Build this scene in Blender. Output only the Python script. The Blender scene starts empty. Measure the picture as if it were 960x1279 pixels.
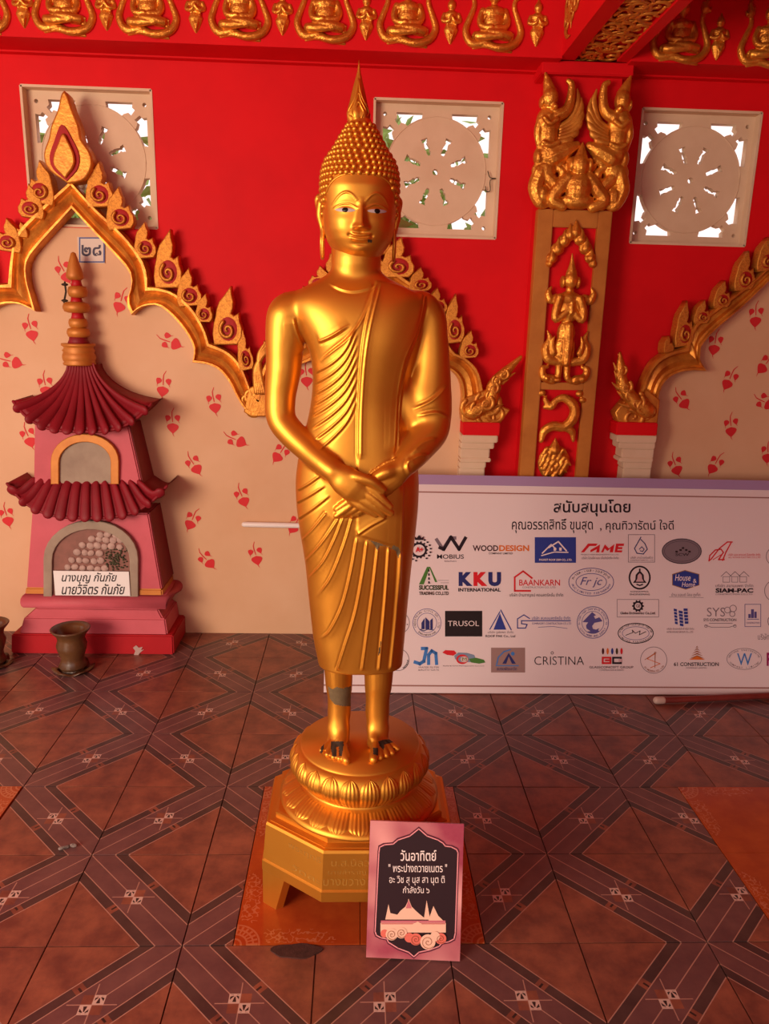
import bpy, bmesh, math, random
import numpy as np
from mathutils import Vector, Matrix, Euler, noise
random.seed(7); rng = np.random.default_rng(7)
SC = bpy.context.scene; COL = SC.collection
PI = math.pi

# ------------------------------------------------------------------ camera
F, PITCH, YAW, ROLL, H = 948.2, .2465, .041, .0256, 1.508
_cp, _sp, _cy, _sy = math.cos(PITCH), math.sin(PITCH), math.cos(YAW), math.sin(YAW)
_fw = Vector((_sy*_cp, _cy*_cp, -_sp)); _r0 = Vector((_cy, -_sy, 0)); _u0 = _r0.cross(_fw)
_rt = math.cos(ROLL)*_r0+math.sin(ROLL)*_u0; _up = -math.sin(ROLL)*_r0+math.cos(ROLL)*_u0
EYE = Vector((0, 0, H))
cam = bpy.data.cameras.new('camera'); camo = bpy.data.objects.new('camera', cam); COL.objects.link(camo)
cam.sensor_fit = 'HORIZONTAL'; cam.sensor_width = 36; cam.lens = F/960*36; cam.clip_start = .02
M3 = Matrix((_rt, _up, -_fw)).transposed(); camo.matrix_world = Matrix.Translation(EYE) @ M3.to_4x4()
SC.camera = camo
# ------------------------------------------------------------------ sky, daylight, exposure
SC.view_settings.view_transform = 'Standard'; SC.view_settings.look = 'None'
SC.view_settings.gamma = 1; SC.view_settings.use_curve_mapping = False
SC.view_settings.exposure = 0.0
W = bpy.data.worlds.new('sky'); SC.world = W; W.use_nodes = True
W.node_tree.nodes['Background'].inputs[0].default_value = (1.0, .81, .79, 1)
W.node_tree.nodes['Background'].inputs[1].default_value = 1.42
def area(name, loc, target, sx, sy, power, color):
    l = bpy.data.lights.new(name, 'AREA'); l.shape = 'RECTANGLE'; l.size = sx; l.size_y = sy; l.energy = power; l.color = color
    o = bpy.data.objects.new(name, l); COL.objects.link(o); o.location = loc
    o.rotation_euler = (Vector(target)-Vector(loc)).to_track_quat('-Z', 'Y').to_euler(); return o
area('daylight_open_side', (-2.75, -.75, 1.5), (0.0, 2.5, 1.3), 1.9, 1.5, 165, (1.0, .80, .60))

# ------------------------------------------------------------------ pixel -> place
def ray(u, v): return _rt*float((u-480)/F)-_up*float((v-639.5)/F)+_fw
def at(u, v, Y):
    d = ray(u, v); return EYE+d*(Y/d.y)
def atz(u, v, z=0.):
    d = ray(u, v); return EYE+d*((z-H)/d.z)
_A = np.array(_rt); _B = np.array(_up); _C = np.array(_fw); _O = np.array(EYE)
def projn(P):
    d = P-_O; z = d@_C; return np.stack([480+F*(d@_A)/z, 639.5-F*(d@_B)/z], 1)

# ------------------------------------------------------------------ materials
class S:                                     # small node-expression helper
    def __init__(s, nt, sock): s.nt = nt; s.k = sock
    def _m(s, op, *a):
        n = s.nt.nodes.new('ShaderNodeMath'); n.operation = op
        for i, q in enumerate((s,)+a):
            if isinstance(q, S): s.nt.links.new(q.k, n.inputs[i])
            else: n.inputs[i].default_value = q
        return S(s.nt, n.outputs[0])
    def __add__(s, o): return s._m('ADD', o)
    def __sub__(s, o): return s._m('SUBTRACT', o)
    def __mul__(s, o): return s._m('MULTIPLY', o)
    def __truediv__(s, o): return s._m('DIVIDE', o)
    def abs(s): return s._m('ABSOLUTE')
    def lt(s, o): return s._m('LESS_THAN', o)
    def gt(s, o): return s._m('GREATER_THAN', o)
    def mx(s, o): return s._m('MAXIMUM', o)
    def mn(s, o): return s._m('MINIMUM', o)
    def sin(s): return s._m('SINE')
    def atan2(s, o): return s._m('ARCTAN2', o)
    def sqrt(s): return s._m('SQRT')
    def between(s, a, b): return s.gt(a)*s.lt(b)
def newmat(name):
    m = bpy.data.materials.new(name); m.use_nodes = True; return m, m.node_tree, m.node_tree.nodes['Principled BSDF']
def setp(b, color=None, rough=None, metal=None, spec=None):
    if color: b.inputs['Base Color'].default_value = (*color, 1)
    if rough is not None: b.inputs['Roughness'].default_value = rough
    if metal is not None: b.inputs['Metallic'].default_value = metal
    if spec is not None: b.inputs['Specular IOR Level'].default_value = spec
def objco(nt):
    t = nt.nodes.new('ShaderNodeTexCoord'); return t.outputs['Object']
def noisef(nt, scale, detail=4, co=None, rough=.6):
    n = nt.nodes.new('ShaderNodeTexNoise'); n.inputs['Scale'].default_value = scale; n.inputs['Detail'].default_value = detail
    n.inputs['Roughness'].default_value = rough
    nt.links.new(co if co else objco(nt), n.inputs['Vector']); return S(nt, n.outputs['Fac'])
def mixc(nt, fac, a, b):
    n = nt.nodes.new('ShaderNodeMix'); n.data_type = 'RGBA'
    for i, q in ((0, fac), (6, a), (7, b)):
        if isinstance(q, S): nt.links.new(q.k, n.inputs[i])
        elif isinstance(q, (tuple, list)): n.inputs[i].default_value = (*q, 1)
        else: n.inputs[i].default_value = q
    return S(nt, n.outputs[2])
def bump(nt, b, h, strength=.3, dist=.01):
    n = nt.nodes.new('ShaderNodeBump'); n.inputs['Strength'].default_value = strength; n.inputs['Distance'].default_value = dist
    nt.links.new(h.k, n.inputs['Height']); nt.links.new(n.outputs[0], b.inputs['Normal'])
def mottled(name, c1, c2, scale, rough=.5, metal=0, bs=.15, bd=.004, spec=.5, bscale=None):
    m, nt, b = newmat(name); setp(b, c1, rough, metal, spec)
    f = noisef(nt, scale); f = (f-.35)*2.6
    nt.links.new(mixc(nt, f.mx(0.).mn(1.), c1, c2).k, b.inputs['Base Color'])
    if bs: bump(nt, b, noisef(nt, bscale or scale*6, 3), bs, bd)
    return m
_flat = {}
def flat(c, rough=.55):
    k = tuple(round(x, 3) for x in c)+(rough,)
    if k not in _flat:
        m, nt, b = newmat('print_%d' % len(_flat)); setp(b, c, rough, 0, .3); _flat[k] = m
    return _flat[k]
def srgb(r, g, b): return tuple((x/255/12.92 if x/255 <= .04045 else ((x/255+.055)/1.055)**2.4) for x in (r, g, b))

G_STAT = mottled('statue_gold_paint', (.70, .305, .036), (.64, .26, .028), 5, .42, .84, .04, .002, bscale=60)
G_ORN = mottled('ornament_gold_paint', (.78, .33, .045), (.42, .11, .013), 14, .42, .6, .35, .004)
G_BAR = mottled('ochre_gold_paint', (.56, .20, .03), (.45, .14, .018), 10, .5, .3, .2, .002)
RED = mottled('red_wall_paint', (.70, .005, .010), (.61, .004, .009), 3, .6, 0, .12, .003, .15)
REDD = mottled('red_inlay_paint', (.42, .008, .008), (.33, .006, .006), 9, .6, 0, .1, .002, .3)
CREAM = mottled('cream_wall_paint', (.70, .42, .25), (.64, .36, .20), 2.5, .7, 0, .12, .003, .3)
CREAMP = mottled('cream_panel_paint', (.72, .52, .36), (.64, .44, .29), 6, .7, 0, .15, .002, .3)
LEAF_R = flat((.62, .02, .025), .6)
PINK = mottled('pink_shrine_paint', (.58, .10, .13), (.48, .08, .10), 5, .6, 0, .15, .003, .3)
MAROON = mottled('maroon_roof_paint', (.24, .006, .014), (.17, .005, .010), 8, .55, 0, .15, .003, .3)
STONE = mottled('grey_niche_plaster', (.36, .27, .20), (.28, .20, .15), 12, .8, 0, .2, .002, .2)
GROUT = mottled('grout', (.36, .18, .15), (.22, .10, .09), 30, .8, 0, .1, .001)
WHITE = flat((.78, .72, .70), .5)
PIPE = flat((.80, .70, .66), .35)
WORN = mottled('bare_grey_plaster', (.16, .11, .055), (.11, .075, .04), 40, .8, 0, .3, .002, .2)
DARKW = mottled('dark_wear', (.05, .032, .02), (.03, .02, .014), 40, .7, 0, .2, .002, .2)
CLAY = mottled('glazed_clay', (.13, .055, .02), (.06, .024, .012), 9, .3, 0, .2, .003)
def carved(name, c1, c2):
    m, nt, b = newmat(name); setp(b, c1, .34, .74)
    f = noisef(nt, 16); nt.links.new(mixc(nt, ((f-.38)*3.).mx(0.).mn(1.), c1, c2).k, b.inputs['Base Color'])
    co = objco(nt); n = nt.nodes.new('ShaderNodeTexNoise'); n.inputs['Scale'].default_value = 22; nt.links.new(co, n.inputs['Vector'])
    mx_ = nt.nodes.new('ShaderNodeMix'); mx_.data_type = 'VECTOR'; mx_.inputs[0].default_value = .06; nt.links.new(co, mx_.inputs[4]); nt.links.new(n.outputs['Color'], mx_.inputs[5])
    v = nt.nodes.new('ShaderNodeTexVoronoi'); v.feature = 'SMOOTH_F1'; v.inputs['Scale'].default_value = 62; v.inputs['Smoothness'].default_value = .25; nt.links.new(mx_.outputs[1], v.inputs['Vector'])
    h = (S(nt, v.outputs['Distance'])*26.).sin()*.5-S(nt, v.outputs['Distance'])
    bump(nt, b, h, .30, .0022); return m
G_CARVE = carved('carved_gold_relief', (.84, .36, .05), (.52, .15, .016))

def tile_mat(sign):
    m, nt, b = newmat('floor_tile_'+('falling' if sign > 0 else 'rising')); setp(b, rough=.27, spec=.5)
    co = objco(nt); sp = nt.nodes.new('ShaderNodeSeparateXYZ'); nt.links.new(co, sp.inputs[0])
    x = S(nt, sp.outputs[0])/.33; y = S(nt, sp.outputs[1])/.33*sign
    oi = nt.nodes.new('ShaderNodeObjectInfo'); rnd = S(nt, oi.outputs['Random'])
    mp = nt.nodes.new('ShaderNodeVectorMath'); mp.operation = 'ADD'; nt.links.new(co, mp.inputs[0])
    cb = nt.nodes.new('ShaderNodeCombineXYZ'); nt.links.new((rnd*9.).k, cb.inputs[0]); nt.links.new((rnd*5.).k, cb.inputs[1]); nt.links.new(cb.outputs[0], mp.inputs[1])
    v = mp.outputs[0]
    n1 = noisef(nt, 11, 5, v, .65); n2 = noisef(nt, 38, 4, v, .7)
    e = (x+y).abs(); s = x-y
    field = mixc(nt, ((n1-.36)*3.2).mx(0.).mn(1.), (.15, .046, .034), (.31, .10, .058))
    field = mixc(nt, ((n2-.55)*4.).mx(0.).mn(1.)*.45, field, (.12, .05, .045))
    band = mixc(nt, ((n1-.36)*3.).mx(0.).mn(1.), (.12, .05, .052), (.18, .078, .072))
    strip = mixc(nt, ((n1-.36)*3.).mx(0.).mn(1.), (.055, .028, .028), (.095, .05, .045))
    line = (.42, .22, .17); pale = (.60, .42, .36); dark = (.03, .018, .018)
    c = mixc(nt, e.lt(.316), field, strip)
    c = mixc(nt, e.between(.2, .316)*s.abs().lt(.055), c, field)
    c = mixc(nt, e.between(.2, .27)*s.abs().lt(.012), c, dark)
    c = mixc(nt, e.lt(.2), c, band)
    c = mixc(nt, (e-.2).abs().lt(.0055), c, line); c = mixc(nt, (e-.316).abs().lt(.0055), c, line)
    c = mixc(nt, e.lt(.0055), c, line)
    q = x.abs().mx(y.abs())
    c = mixc(nt, q.lt(.078)*(x*y).gt(0.), c, field)
    c = mixc(nt, x.abs().mn(y.abs()).lt(.004)*e.lt(.2)*q.lt(.17), c, line)
    c = mixc(nt, q.lt(.078)*(x*y).lt(0.), c, pale)
    dx = x.abs()-.037; dy = y.abs()-.066                     # fan motif inside each pale square
    r = (dx*dx+dy*dy).sqrt(); th = dx.atan2(dy*-1.)
    fan = r.lt(.055)*r.gt(.012)*(th*6.5+1.57).sin().gt(-.1)*q.lt(.07)*x.abs().mn(y.abs()).gt(.008)*(x*y).lt(0.)
    c = mixc(nt, fan, c, dark)
    nt.links.new(c.k, b.inputs['Base Color'])
    nt.links.new((n2*.22+.22).k, b.inputs['Roughness'])
    bump(nt, b, n2, .06, .002); return m
TILE_A, TILE_B = tile_mat(1), tile_mat(-1)
def mat_tile_material():
    m, nt, b = newmat('brown_ornate_tile'); setp(b, rough=.16)
    co = objco(nt); sp = nt.nodes.new('ShaderNodeSeparateXYZ'); nt.links.new(co, sp.inputs[0])
    x = S(nt, sp.outputs[0]); y = S(nt, sp.outputs[1])     # origin = outer corner of the 2x2 set
    r = (x*x+y*y).sqrt(); th = y.atan2(x)
    n1 = noisef(nt, 9, 4)
    c = mixc(nt, ((n1-.35)*3).mx(0.).mn(1.), (.34, .045, .010), (.46, .08, .014))
    rose = (r*420.).sin().gt(.55)*r.lt(.075)
    rays = (th*26.).sin().gt(.2)*r.between(.035, .06)
    nv = noisef(nt, 55, 1); curl = ((nv-.5).abs()).lt(.035)
    edge = x.mn(y); diag = x+y
    zone = edge.lt(.05)*edge.gt(.006)*diag.lt(.27)*r.gt(.08)
    f = (rose.mx(rays)).mx(curl*zone).mn(1.)
    nt.links.new(mixc(nt, f*.55, c, (.56, .20, .09)).k, b.inputs['Base Color']); return m
MATT = mat_tile_material()

# ------------------------------------------------------------------ mesh helpers
def mesh(name, v, f, smooth=False, mats=None, mi=None):
    m = bpy.data.meshes.new(name); m.from_pydata([tuple(p) for p in v], [], [tuple(q) for q in f])
    if smooth: m.polygons.foreach_set('use_smooth', [True]*len(m.polygons))
    for q in (mats or []): m.materials.append(q)
    if mi is not None: m.polygons.foreach_set('material_index', mi)
    m.update(); return m
WLOC = {}
def put(name, me, mat=None, parent=None, world=True, label=None, kind=None):
    o = bpy.data.objects.new(name, me); COL.objects.link(o)
    if mat is not None:
        if len(me.materials) == 0: me.materials.append(mat)
    if parent is not None:
        o.parent = parent
        if world: o.location = -WLOC.get(parent.name, Vector((0, 0, 0)))
    WLOC[o.name] = Vector((0, 0, 0))
    if label: o['label'] = label
    if kind: o['kind'] = kind
    return o
def thing(name, label, cat, loc=(0, 0, 0), group=None):
    o = bpy.data.objects.new(name, None); COL.objects.link(o); o.location = loc; o.empty_display_size = .05
    WLOC[o.name] = Vector(loc); o['label'] = label; o['category'] = cat
    if group: o['group'] = group
    return o
def tag(o, label, cat, group=None):
    o['label'] = label; o['category'] = cat
    if group: o['group'] = group
    return o
def struct(name, me, mat, parent=None):
    o = put(name, me, mat, parent)
    if parent is None: o['kind'] = 'structure'
    return o
def boxg(x0, x1, y0, y1, z0, z1):
    v = [(x, y, z) for x in (x0, x1) for y in (y0, y1) for z in (z0, z1)]
    return v, [(0, 1, 3, 2), (4, 6, 7, 5), (0, 4, 5, 1), (2, 3, 7, 6), (0, 2, 6, 4), (1, 5, 7, 3)]
def box(x0, x1, y0, y1, z0, z1, bev=0):
    v, f = boxg(x0, x1, y0, y1, z0, z1); m = mesh('box', v, f)
    if bev:
        bm = bmesh.new(); bm.from_mesh(m); bmesh.ops.bevel(bm, geom=list(bm.edges), offset=bev, segments=2, affect='EDGES'); bm.to_mesh(m); bm.free()
    return m
def join(parts):
    V = []; Fc = []
    for v, f in parts:
        o = len(V); V += [tuple(p) for p in v]; Fc += [tuple(i+o for i in q) for q in f]
    return V, Fc
def boxes(lst): return mesh('boxes', *join([boxg(*b) for b in lst]))
def ell(c, r, rot=None, nu=18, nv=12):
    v = []; f = []
    R = Euler(rot).to_matrix() if rot else Matrix.Identity(3)
    for j in range(nv+1):
        a = PI*j/nv
        for i in range(nu):
            b = 2*PI*i/nu
            p = R @ Vector((r[0]*math.sin(a)*math.cos(b), r[1]*math.sin(a)*math.sin(b), r[2]*math.cos(a)))
            v.append(Vector(c)+p)
    for j in range(nv):
        for i in range(nu):
            q = [j*nu+i, (j+1)*nu+i, (j+1)*nu+(i+1) % nu, j*nu+(i+1) % nu]
            f.append(q)
    return v, f
def catmull(pts, n=6):
    P = [Vector(p) for p in pts]
    if len(P) < 3: return P
    P = [2*P[0]-P[1]]+P+[2*P[-1]-P[-2]]; out = []
    for i in range(1, len(P)-2):
        for k in range(n):
            t = k/n; a, b, c, d = P[i-1:i+3]
            out.append(.5*((2*b)+(c-a)*t+(2*a-5*b+4*c-d)*t*t+(3*b-a-3*c+d)*t**3))
    out.append(P[-2]); return out
def tube(pts, rad, ns=12, flat=1., fdir=(0, 1, 0), smooth=0, caps=True):
    """tube through pts; flat scales the radius along fdir"""
    P = [Vector(p) for p in pts]; R = list(rad) if hasattr(rad, '__len__') else [rad]*len(P)
    if smooth:
        n = len(P); P2 = catmull(P, smooth); R2 = list(np.interp(np.linspace(0, n-1, len(P2)), range(n), R)); P, R = P2, R2
    D = [(P[min(i+1, len(P)-1)]-P[max(i-1, 0)]).normalized() for i in range(len(P))]
    if caps:
        a = [(P[0]-D[0]*R[0]*k, R[0]*math.sqrt(max(0, 1-k*k))) for k in (.97, .8, .45)]
        b = [(P[-1]+D[-1]*R[-1]*k, R[-1]*math.sqrt(max(0, 1-k*k))) for k in (.45, .8, .97)]
        P = [q[0] for q in a]+P+[q[0] for q in b]; R = [q[1] for q in a]+R+[q[1] for q in b]; D = [D[0]]*3+D+[D[-1]]*3
    fd = Vector(fdir); v = []; f = []
    for i, (p, r, d) in enumerate(zip(P, R, D)):
        n1 = fd-d*fd.dot(d)
        if n1.length < 1e-3: n1 = d.orthogonal()
        n1.normalize(); n2 = d.cross(n1)
        for k in range(ns):
            t = 2*PI*k/ns; v.append(p+n1*(math.cos(t)*r*flat)+n2*(math.sin(t)*r))
    for i in range(len(P)-1):
        for k in range(ns):
            f.append((i*ns+k, i*ns+(k+1) % ns, (i+1)*ns+(k+1) % ns, (i+1)*ns+k))
    f.append(tuple(range(ns))[::-1]); f.append(tuple((len(P)-1)*ns+k for k in range(ns)))
    return v, f
def lathe(prof, c=(0, 0, 0), ns=32, sx=1, sy=1, ang=0):
    v = []; f = []
    for r, z in prof:
        for k in range(ns):
            t = 2*PI*k/ns+ang; v.append((c[0]+r*math.cos(t)*sx, c[1]+r*math.sin(t)*sy, c[2]+z))
    for i in range(len(prof)-1):
        for k in range(ns): f.append((i*ns+k, i*ns+(k+1) % ns, (i+1)*ns+(k+1) % ns, (i+1)*ns+k))
    f.append(tuple(range(ns))[::-1]); f.append(tuple((len(prof)-1)*ns+k for k in range(ns)))
    return v, f
def curve_mesh(splines, ext=0., bev=0., res=1):
    """filled 2D outlines (holes allowed) -> mesh in the XY plane, extruded along Z both ways"""
    c = bpy.data.curves.new('c', 'CURVE'); c.dimensions = '2D'; c.fill_mode = 'BOTH'; c.extrude = ext; c.bevel_depth = bev; c.bevel_resolution = res
    for s in splines:
        sp = c.splines.new('POLY'); sp.points.add(len(s)-1); sp.use_cyclic_u = True
        for p, q in zip(sp.points, s): p.co = (q[0], q[1], 0, 1)
    o = bpy.data.objects.new('c', c); m = bpy.data.meshes.new_from_object(o); bpy.data.objects.remove(o); bpy.data.curves.remove(c); return m
def text_mesh(body, bold=0., shear=0.):
    c = bpy.data.curves.new('t', 'FONT'); c.body = body; c.offset = bold; c.shear = shear; c.resolution_u = 3; c.fill_mode = 'FRONT'
    o = bpy.data.objects.new('t', c); m = bpy.data.meshes.new_from_object(o); bpy.data.objects.remove(o); bpy.data.curves.remove(c); return m
def meshdata(m):
    v = [tuple(p.co) for p in m.vertices]; f = [tuple(p.vertices) for p in m.polygons]; return v, f
def to_wall(m, Y, sgn=1):
    """XY-plane mesh -> XZ plane standing at depth Y (its +Z faces the viewer)"""
    m.transform(Matrix(((1, 0, 0, 0), (0, 0, -1, Y), (0, 1, 0, 0), (0, 0, 0, 1)))); return m
def remesh(parts, voxel, smooth=4, name='sculpt'):
    m = mesh(name, *join(parts)); o = bpy.data.objects.new('tmp', m); COL.objects.link(o)
    r = o.modifiers.new('r', 'REMESH'); r.mode = 'VOXEL'; r.voxel_size = voxel
    if smooth:
        s = o.modifiers.new('s', 'SMOOTH'); s.factor = .5; s.iterations = smooth
    dg = bpy.context.evaluated_depsgraph_get(); dg.update()
    out = bpy.data.meshes.new_from_object(o.evaluated_get(dg)); bpy.data.objects.remove(o); bpy.data.meshes.remove(m)
    out.polygons.foreach_set('use_smooth', [True]*len(out.polygons)); return out
def resample(pts, n):
    P = np.array([tuple(p)[:2] for p in pts], float); d = np.r_[0, np.cumsum(np.hypot(*np.diff(P, axis=0).T))]
    t = np.linspace(0, d[-1], n); return np.stack([np.interp(t, d, P[:, 0]), np.interp(t, d, P[:, 1])], 1)
def smooth2(pts, n=5): return [(p.x, p.y) for p in catmull([(a, b, 0) for a, b in pts], n)]
#==STRUCTURE==
# ================================================================== SETTING
YW = 3.51                                            # back wall plane
TX0, TY0, T = -.408, 2.562, .33                      # tile grid origin and pitch
floor = struct('floor', box(-7, 7, -4, 3.75, -.12, -.012), GROUT)
def tile_part(x0, x1, y0, y1, cx, cy, mat, name='tile', origin=None, drop=0):
    g = .0018; v, f = boxg(x0+g, x1-g, y0+g, y1-g, -.012, 0)
    ox, oy = origin if origin else (cx, cy)
    m = mesh('tile', [(a-ox, b-oy, c) for a, b, c in v], f)
    o = put(name, m, mat, floor, False); o.location = (ox, oy, drop); return o
MATX = [(-1.70, -1.072), (-.283, .345), (1.11, 1.738)]
MATY = (TY0-3*T, TY0-T)
_tm = {}
for j in range(-7, 3):
    for i in range(-8, 9):
        x0 = TX0+i*T; y0 = TY0+j*T; cx, cy = x0+T/2, y0+T/2
        mt = TILE_A if (i+j) % 2 == 0 else TILE_B
        spans = [(x0, x0+T)]
        if j in (-3, -2):
            for a, b in MATX:
                new = []
                for p, q in spans:
                    if q <= a or p >= b: new.append((p, q)); continue
                    if p < a: new.append((p, a))
                    if q > b: new.append((b, q))
                spans = new
        for p, q in spans:
            if q-p < .01: continue
            dz = -random.random()*.0012
            if (p, q) == (x0, x0+T):
                if mt.name not in _tm:
                    g = .0018; v, f = boxg(-T/2+g, T/2-g, -T/2+g, T/2-g, -.012, 0); _tm[mt.name] = mesh('tile', v, f)
                    _tm[mt.name].materials.append(mt)
                o = put('floor_tile', _tm[mt.name], None, floor, False); o.location = (cx, cy, dz)
            else: tile_part(p, q, y0, y0+T, cx, cy, mt, 'floor_tile', None, dz)
for a, b in MATX:                                    # brown ornate tiles under the statues, laid two by two
    xm = (a+b)/2; ym = (MATY[0]+MATY[1])/2
    for sx, ex in ((1, a), (-1, b)):
        for sy, ey in ((1, MATY[0]), (-1, MATY[1])):
            v, f = boxg(.001, abs(xm-ex)-.0008, .001, abs(ym-ey)-.0008, -.012, .0006)
            o = put('brown_tile', mesh('brown_tile', v, f), MATT, floor, False); o.location = (ex, ey, 0); o.scale = (sx, sy, 1)
m = curve_mesh([[(.062*math.cos(t)*(1+.12*math.sin(3*t)), .022*math.sin(t)*(1+.1*math.cos(5*t))) for t in np.linspace(0, 2*PI, 28)[:-1]]], .0012)
o = put('broken_tile_patch', m, mottled('dark_mortar', (.085, .035, .028), (.05, .022, .018), 60, .9, 0, .5, .003, .2), floor, False, 'dark broken patch at the front edge of the brown tiles'); o.location = (-.125, 1.552, .0008)

o = tag(put('litter_scrap', mesh('scrap', *join([ell((0, 0, .006), (.012, .006, .006), None, 8, 6), tube([(-.034, -.012, .005), (-.014, -.004, .005)], .005, 8)]), True), mottled('scrap_brown', (.05, .03, .025), (.45, .34, .30), 60, .8, 0, 0)), 'tiny dark and white scrap lying on a floor tile at the left', 'litter'); p = atz(92, 1058); o.location = (p.x, p.y, .0)
# back wall with three window openings
ZB, ZT = 1.87, 2.412
WINS = [(-1.40, -.868), (.058, .60), (1.199, 1.716)]
ZTOP = 3.45
lst = [(-7, 7, YW, YW+.11, 0, ZB), (-7, 7, YW, YW+.11, ZT, ZTOP)]
xs = -7
for a, b in WINS: lst.append((xs, a, YW, YW+.11, ZB, ZT)); xs = b
lst.append((xs, 7, YW, YW+.11, ZB, ZT))
wall = struct('wall_back', boxes(lst), RED)
ceil = struct('ceiling_unseen', box(-7, 7, -3.4, YW+.4, ZTOP, ZTOP+.1), REDD)  # unseen ceiling, carried back past the camera to shut out high sky light
struct('wall_right_added', box(4.3, 4.42, -2.2, YW+.11, 0, ZTOP), RED); struct('wall_front_added', box(1.9, 4.3, -2.3, -2.2, 0, ZTOP), RED)  # unseen walls, added to block sky from the right and reflect red
ground = struct('ground_outside', box(-40, 40, -40, 40, -.2, -.13), mottled('pale_bounce_ground', (.42, .36, .31), (.34, .29, .25), 2, .8, 0, 0))  # unseen ground plane, added to bounce daylight

def pw(lst, Y): return [(at(u, v, Y).x, at(u, v, Y).z) for u, v in lst]
YA = 3.44                                            # arch mouldings: plane on which they are drawn
# --- arch outlines in the photograph: (inner edge, outer edge) per scallop
A1R = [([(89.6, 261), (121, 294.6), (146, 321.7), (160, 338), (164.6, 351), (161.5, 367.5), (157, 379), (163.5, 393.5)],
        [(88, 225), (116.7, 257), (146, 284), (166.7, 307), (181, 328), (185.4, 346), (185, 357)]),
       ([(163.5, 393.5), (173, 385), (187, 381), (200, 383), (218, 398.6), (234, 419), (242, 437), (239.7, 453)],
        [(185, 357), (200, 359), (220.4, 367), (240.8, 385), (254.4, 407.7), (262, 428)]),
       ([(239.7, 453), (256.7, 455), (272.5, 462), (286, 478), (295, 496), (308.8, 515), (324, 517)],
        [(262, 428), (286, 439.4), (302, 457.5), (311, 480), (316, 494), (326, 500)])]
A1L = [([(89.6, 261), (68.7, 284), (48, 307), (35.4, 323.7), (32.3, 338), (34.4, 355), (39.6, 371.7), (44.8, 389.4)],
        [(88, 225), (48, 261), (20.8, 290), (12.5, 319.6), (9.4, 342.5), (8.3, 353)]),
       ([(44.8, 389.4), (25, 380), (0, 381), (-25, 396), (-40, 420), (-38, 450)],
        [(8.3, 353), (-20, 358), (-45, 376), (-58, 400), (-64, 425)]),
       ([(-38, 450), (-60, 453), (-80, 470), (-95, 500), (-112, 515)],
        [(-64, 425), (-90, 436), (-108, 456), (-116, 480), (-124, 500)])]
A3R = [([(820, 524), (822.5, 495), (831, 476), (847, 466), (866, 463), (882, 464)],
        [(795, 503), (801, 482.5), (814, 455), (831, 441), (856, 433)]),
       ([(882, 464), (872, 446), (877, 430), (893, 412), (922.5, 387), (960, 351), (1046, 268)],
        [(856, 433), (864, 407.5), (885, 391), (914, 370), (960, 332.5), (1050, 232)])]
A2R = [([(462, 352), (500, 380), (528, 402), (540, 425), (535, 452)],
        [(462, 312), (500, 343), (535, 368), (553, 395), (558, 424)]),
       ([(535, 452), (548, 458), (563, 463), (574, 476), (577, 496), (575, 515), (577, 525)],
        [(558, 424), (568, 440), (581, 446), (596, 460), (603, 481), (606, 505)])]
def mirror(segs, xm):
    return [([(2*xm-a, b) for a, b in i], [(2*xm-a, b) for a, b in o]) for i, o in segs]
def segw(segs): return [(pw(i, YA), pw(o, YA)) for i, o in segs]
A1R, A1L, A2R, A3R = segw(A1R), segw(A1L), segw(A2R), segw(A3R)
XM2 = (at(320, 515, YA).x+at(604, 515, YA).x)/2
A2L = mirror(A2R, XM2); XM3 = A3R[1][0][-1][0]; A3L = mirror(A3R, XM3)
def centre(segs):
    out = []
    for i, o in segs:
        a = resample(i, 14); b = resample(o, 14); out += [tuple(p) for p in (a*.45+b*.55)]
    return out
# cream fields below the arches (paint on a thin plaster layer)
zc = at(88, 287, YA).z
c1 = centre(A1R); c1l = centre(A1L); c2 = centre(A2L); c2r = centre(A2R)
line = c1l[::-1]+c1+c2[::-1]+c2r
line = [(x, min(z, 1.862)) for x, z in line]
line = [p for k, p in enumerate(line) if k == 0 or abs(p[0]-line[k-1][0])+abs(p[1]-line[k-1][1]) > .004]
xl = line[0][0]; xr = at(600, 530, YA).x
poly = [(xl-.02, 0), (xl-.02, line[0][1])]+line[1:-1]+[(xr, line[-1][1]), (xr, 0)]
put('cream_field', to_wall(curve_mesh([poly], .006), YW-.004), CREAM, wall, label='cream painted field below the golden arches')
c3 = centre(A3R); c3l = centre(A3L)[::-1]
line = [(x, min(z, 1.862)) for x, z in c3+c3l[1:]]
poly = [(at(796, 530, YA).x, 0)]+[(at(796, 530, YA).x, line[0][1])]+line[1:]+[(line[-1][0], 0)]
put('cream_field', to_wall(curve_mesh([poly], .006), YW-.004), CREAM, wall, label='cream painted field right of the red column')
# bodhi leaf stencils
def leaf_outline(l, w, tip=.34):
    P = [(w*math.sin(PI*t**.60)**.9, -l*t) for t in np.linspace(0, .97, 10)]
    return [(0, .02*l)]+P[1:]+[(.06*l, -l*1.08), (.16*l, -l*(1+tip)), (-.01*l, -l*1.10)]+[(-a, b) for a, b in P[1:][::-1]]
def rot2(pts, a, dx=0, dy=0): return [(x*math.cos(a)-y*math.sin(a)+dx, x*math.sin(a)+y*math.cos(a)+dy) for x, y in pts]
stem = [(.03, .56), (.05, .55), (-.01, .40), (.0, .25), (.03, .04), (.0, .02), (-.04, .25), (-.045, .40)]
lf = curve_mesh([rot2(leaf_outline(.38, .215), 0.05, .02, -.02), rot2(leaf_outline(.25, .105), -.25, -.14, .26), rot2(leaf_outline(.25, .105), .30, .15, .30), stem], .0)
lf.transform(Matrix.Scale(.125, 4)); to_wall(lf, 0); lf.materials.append(LEAF_R)
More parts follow.
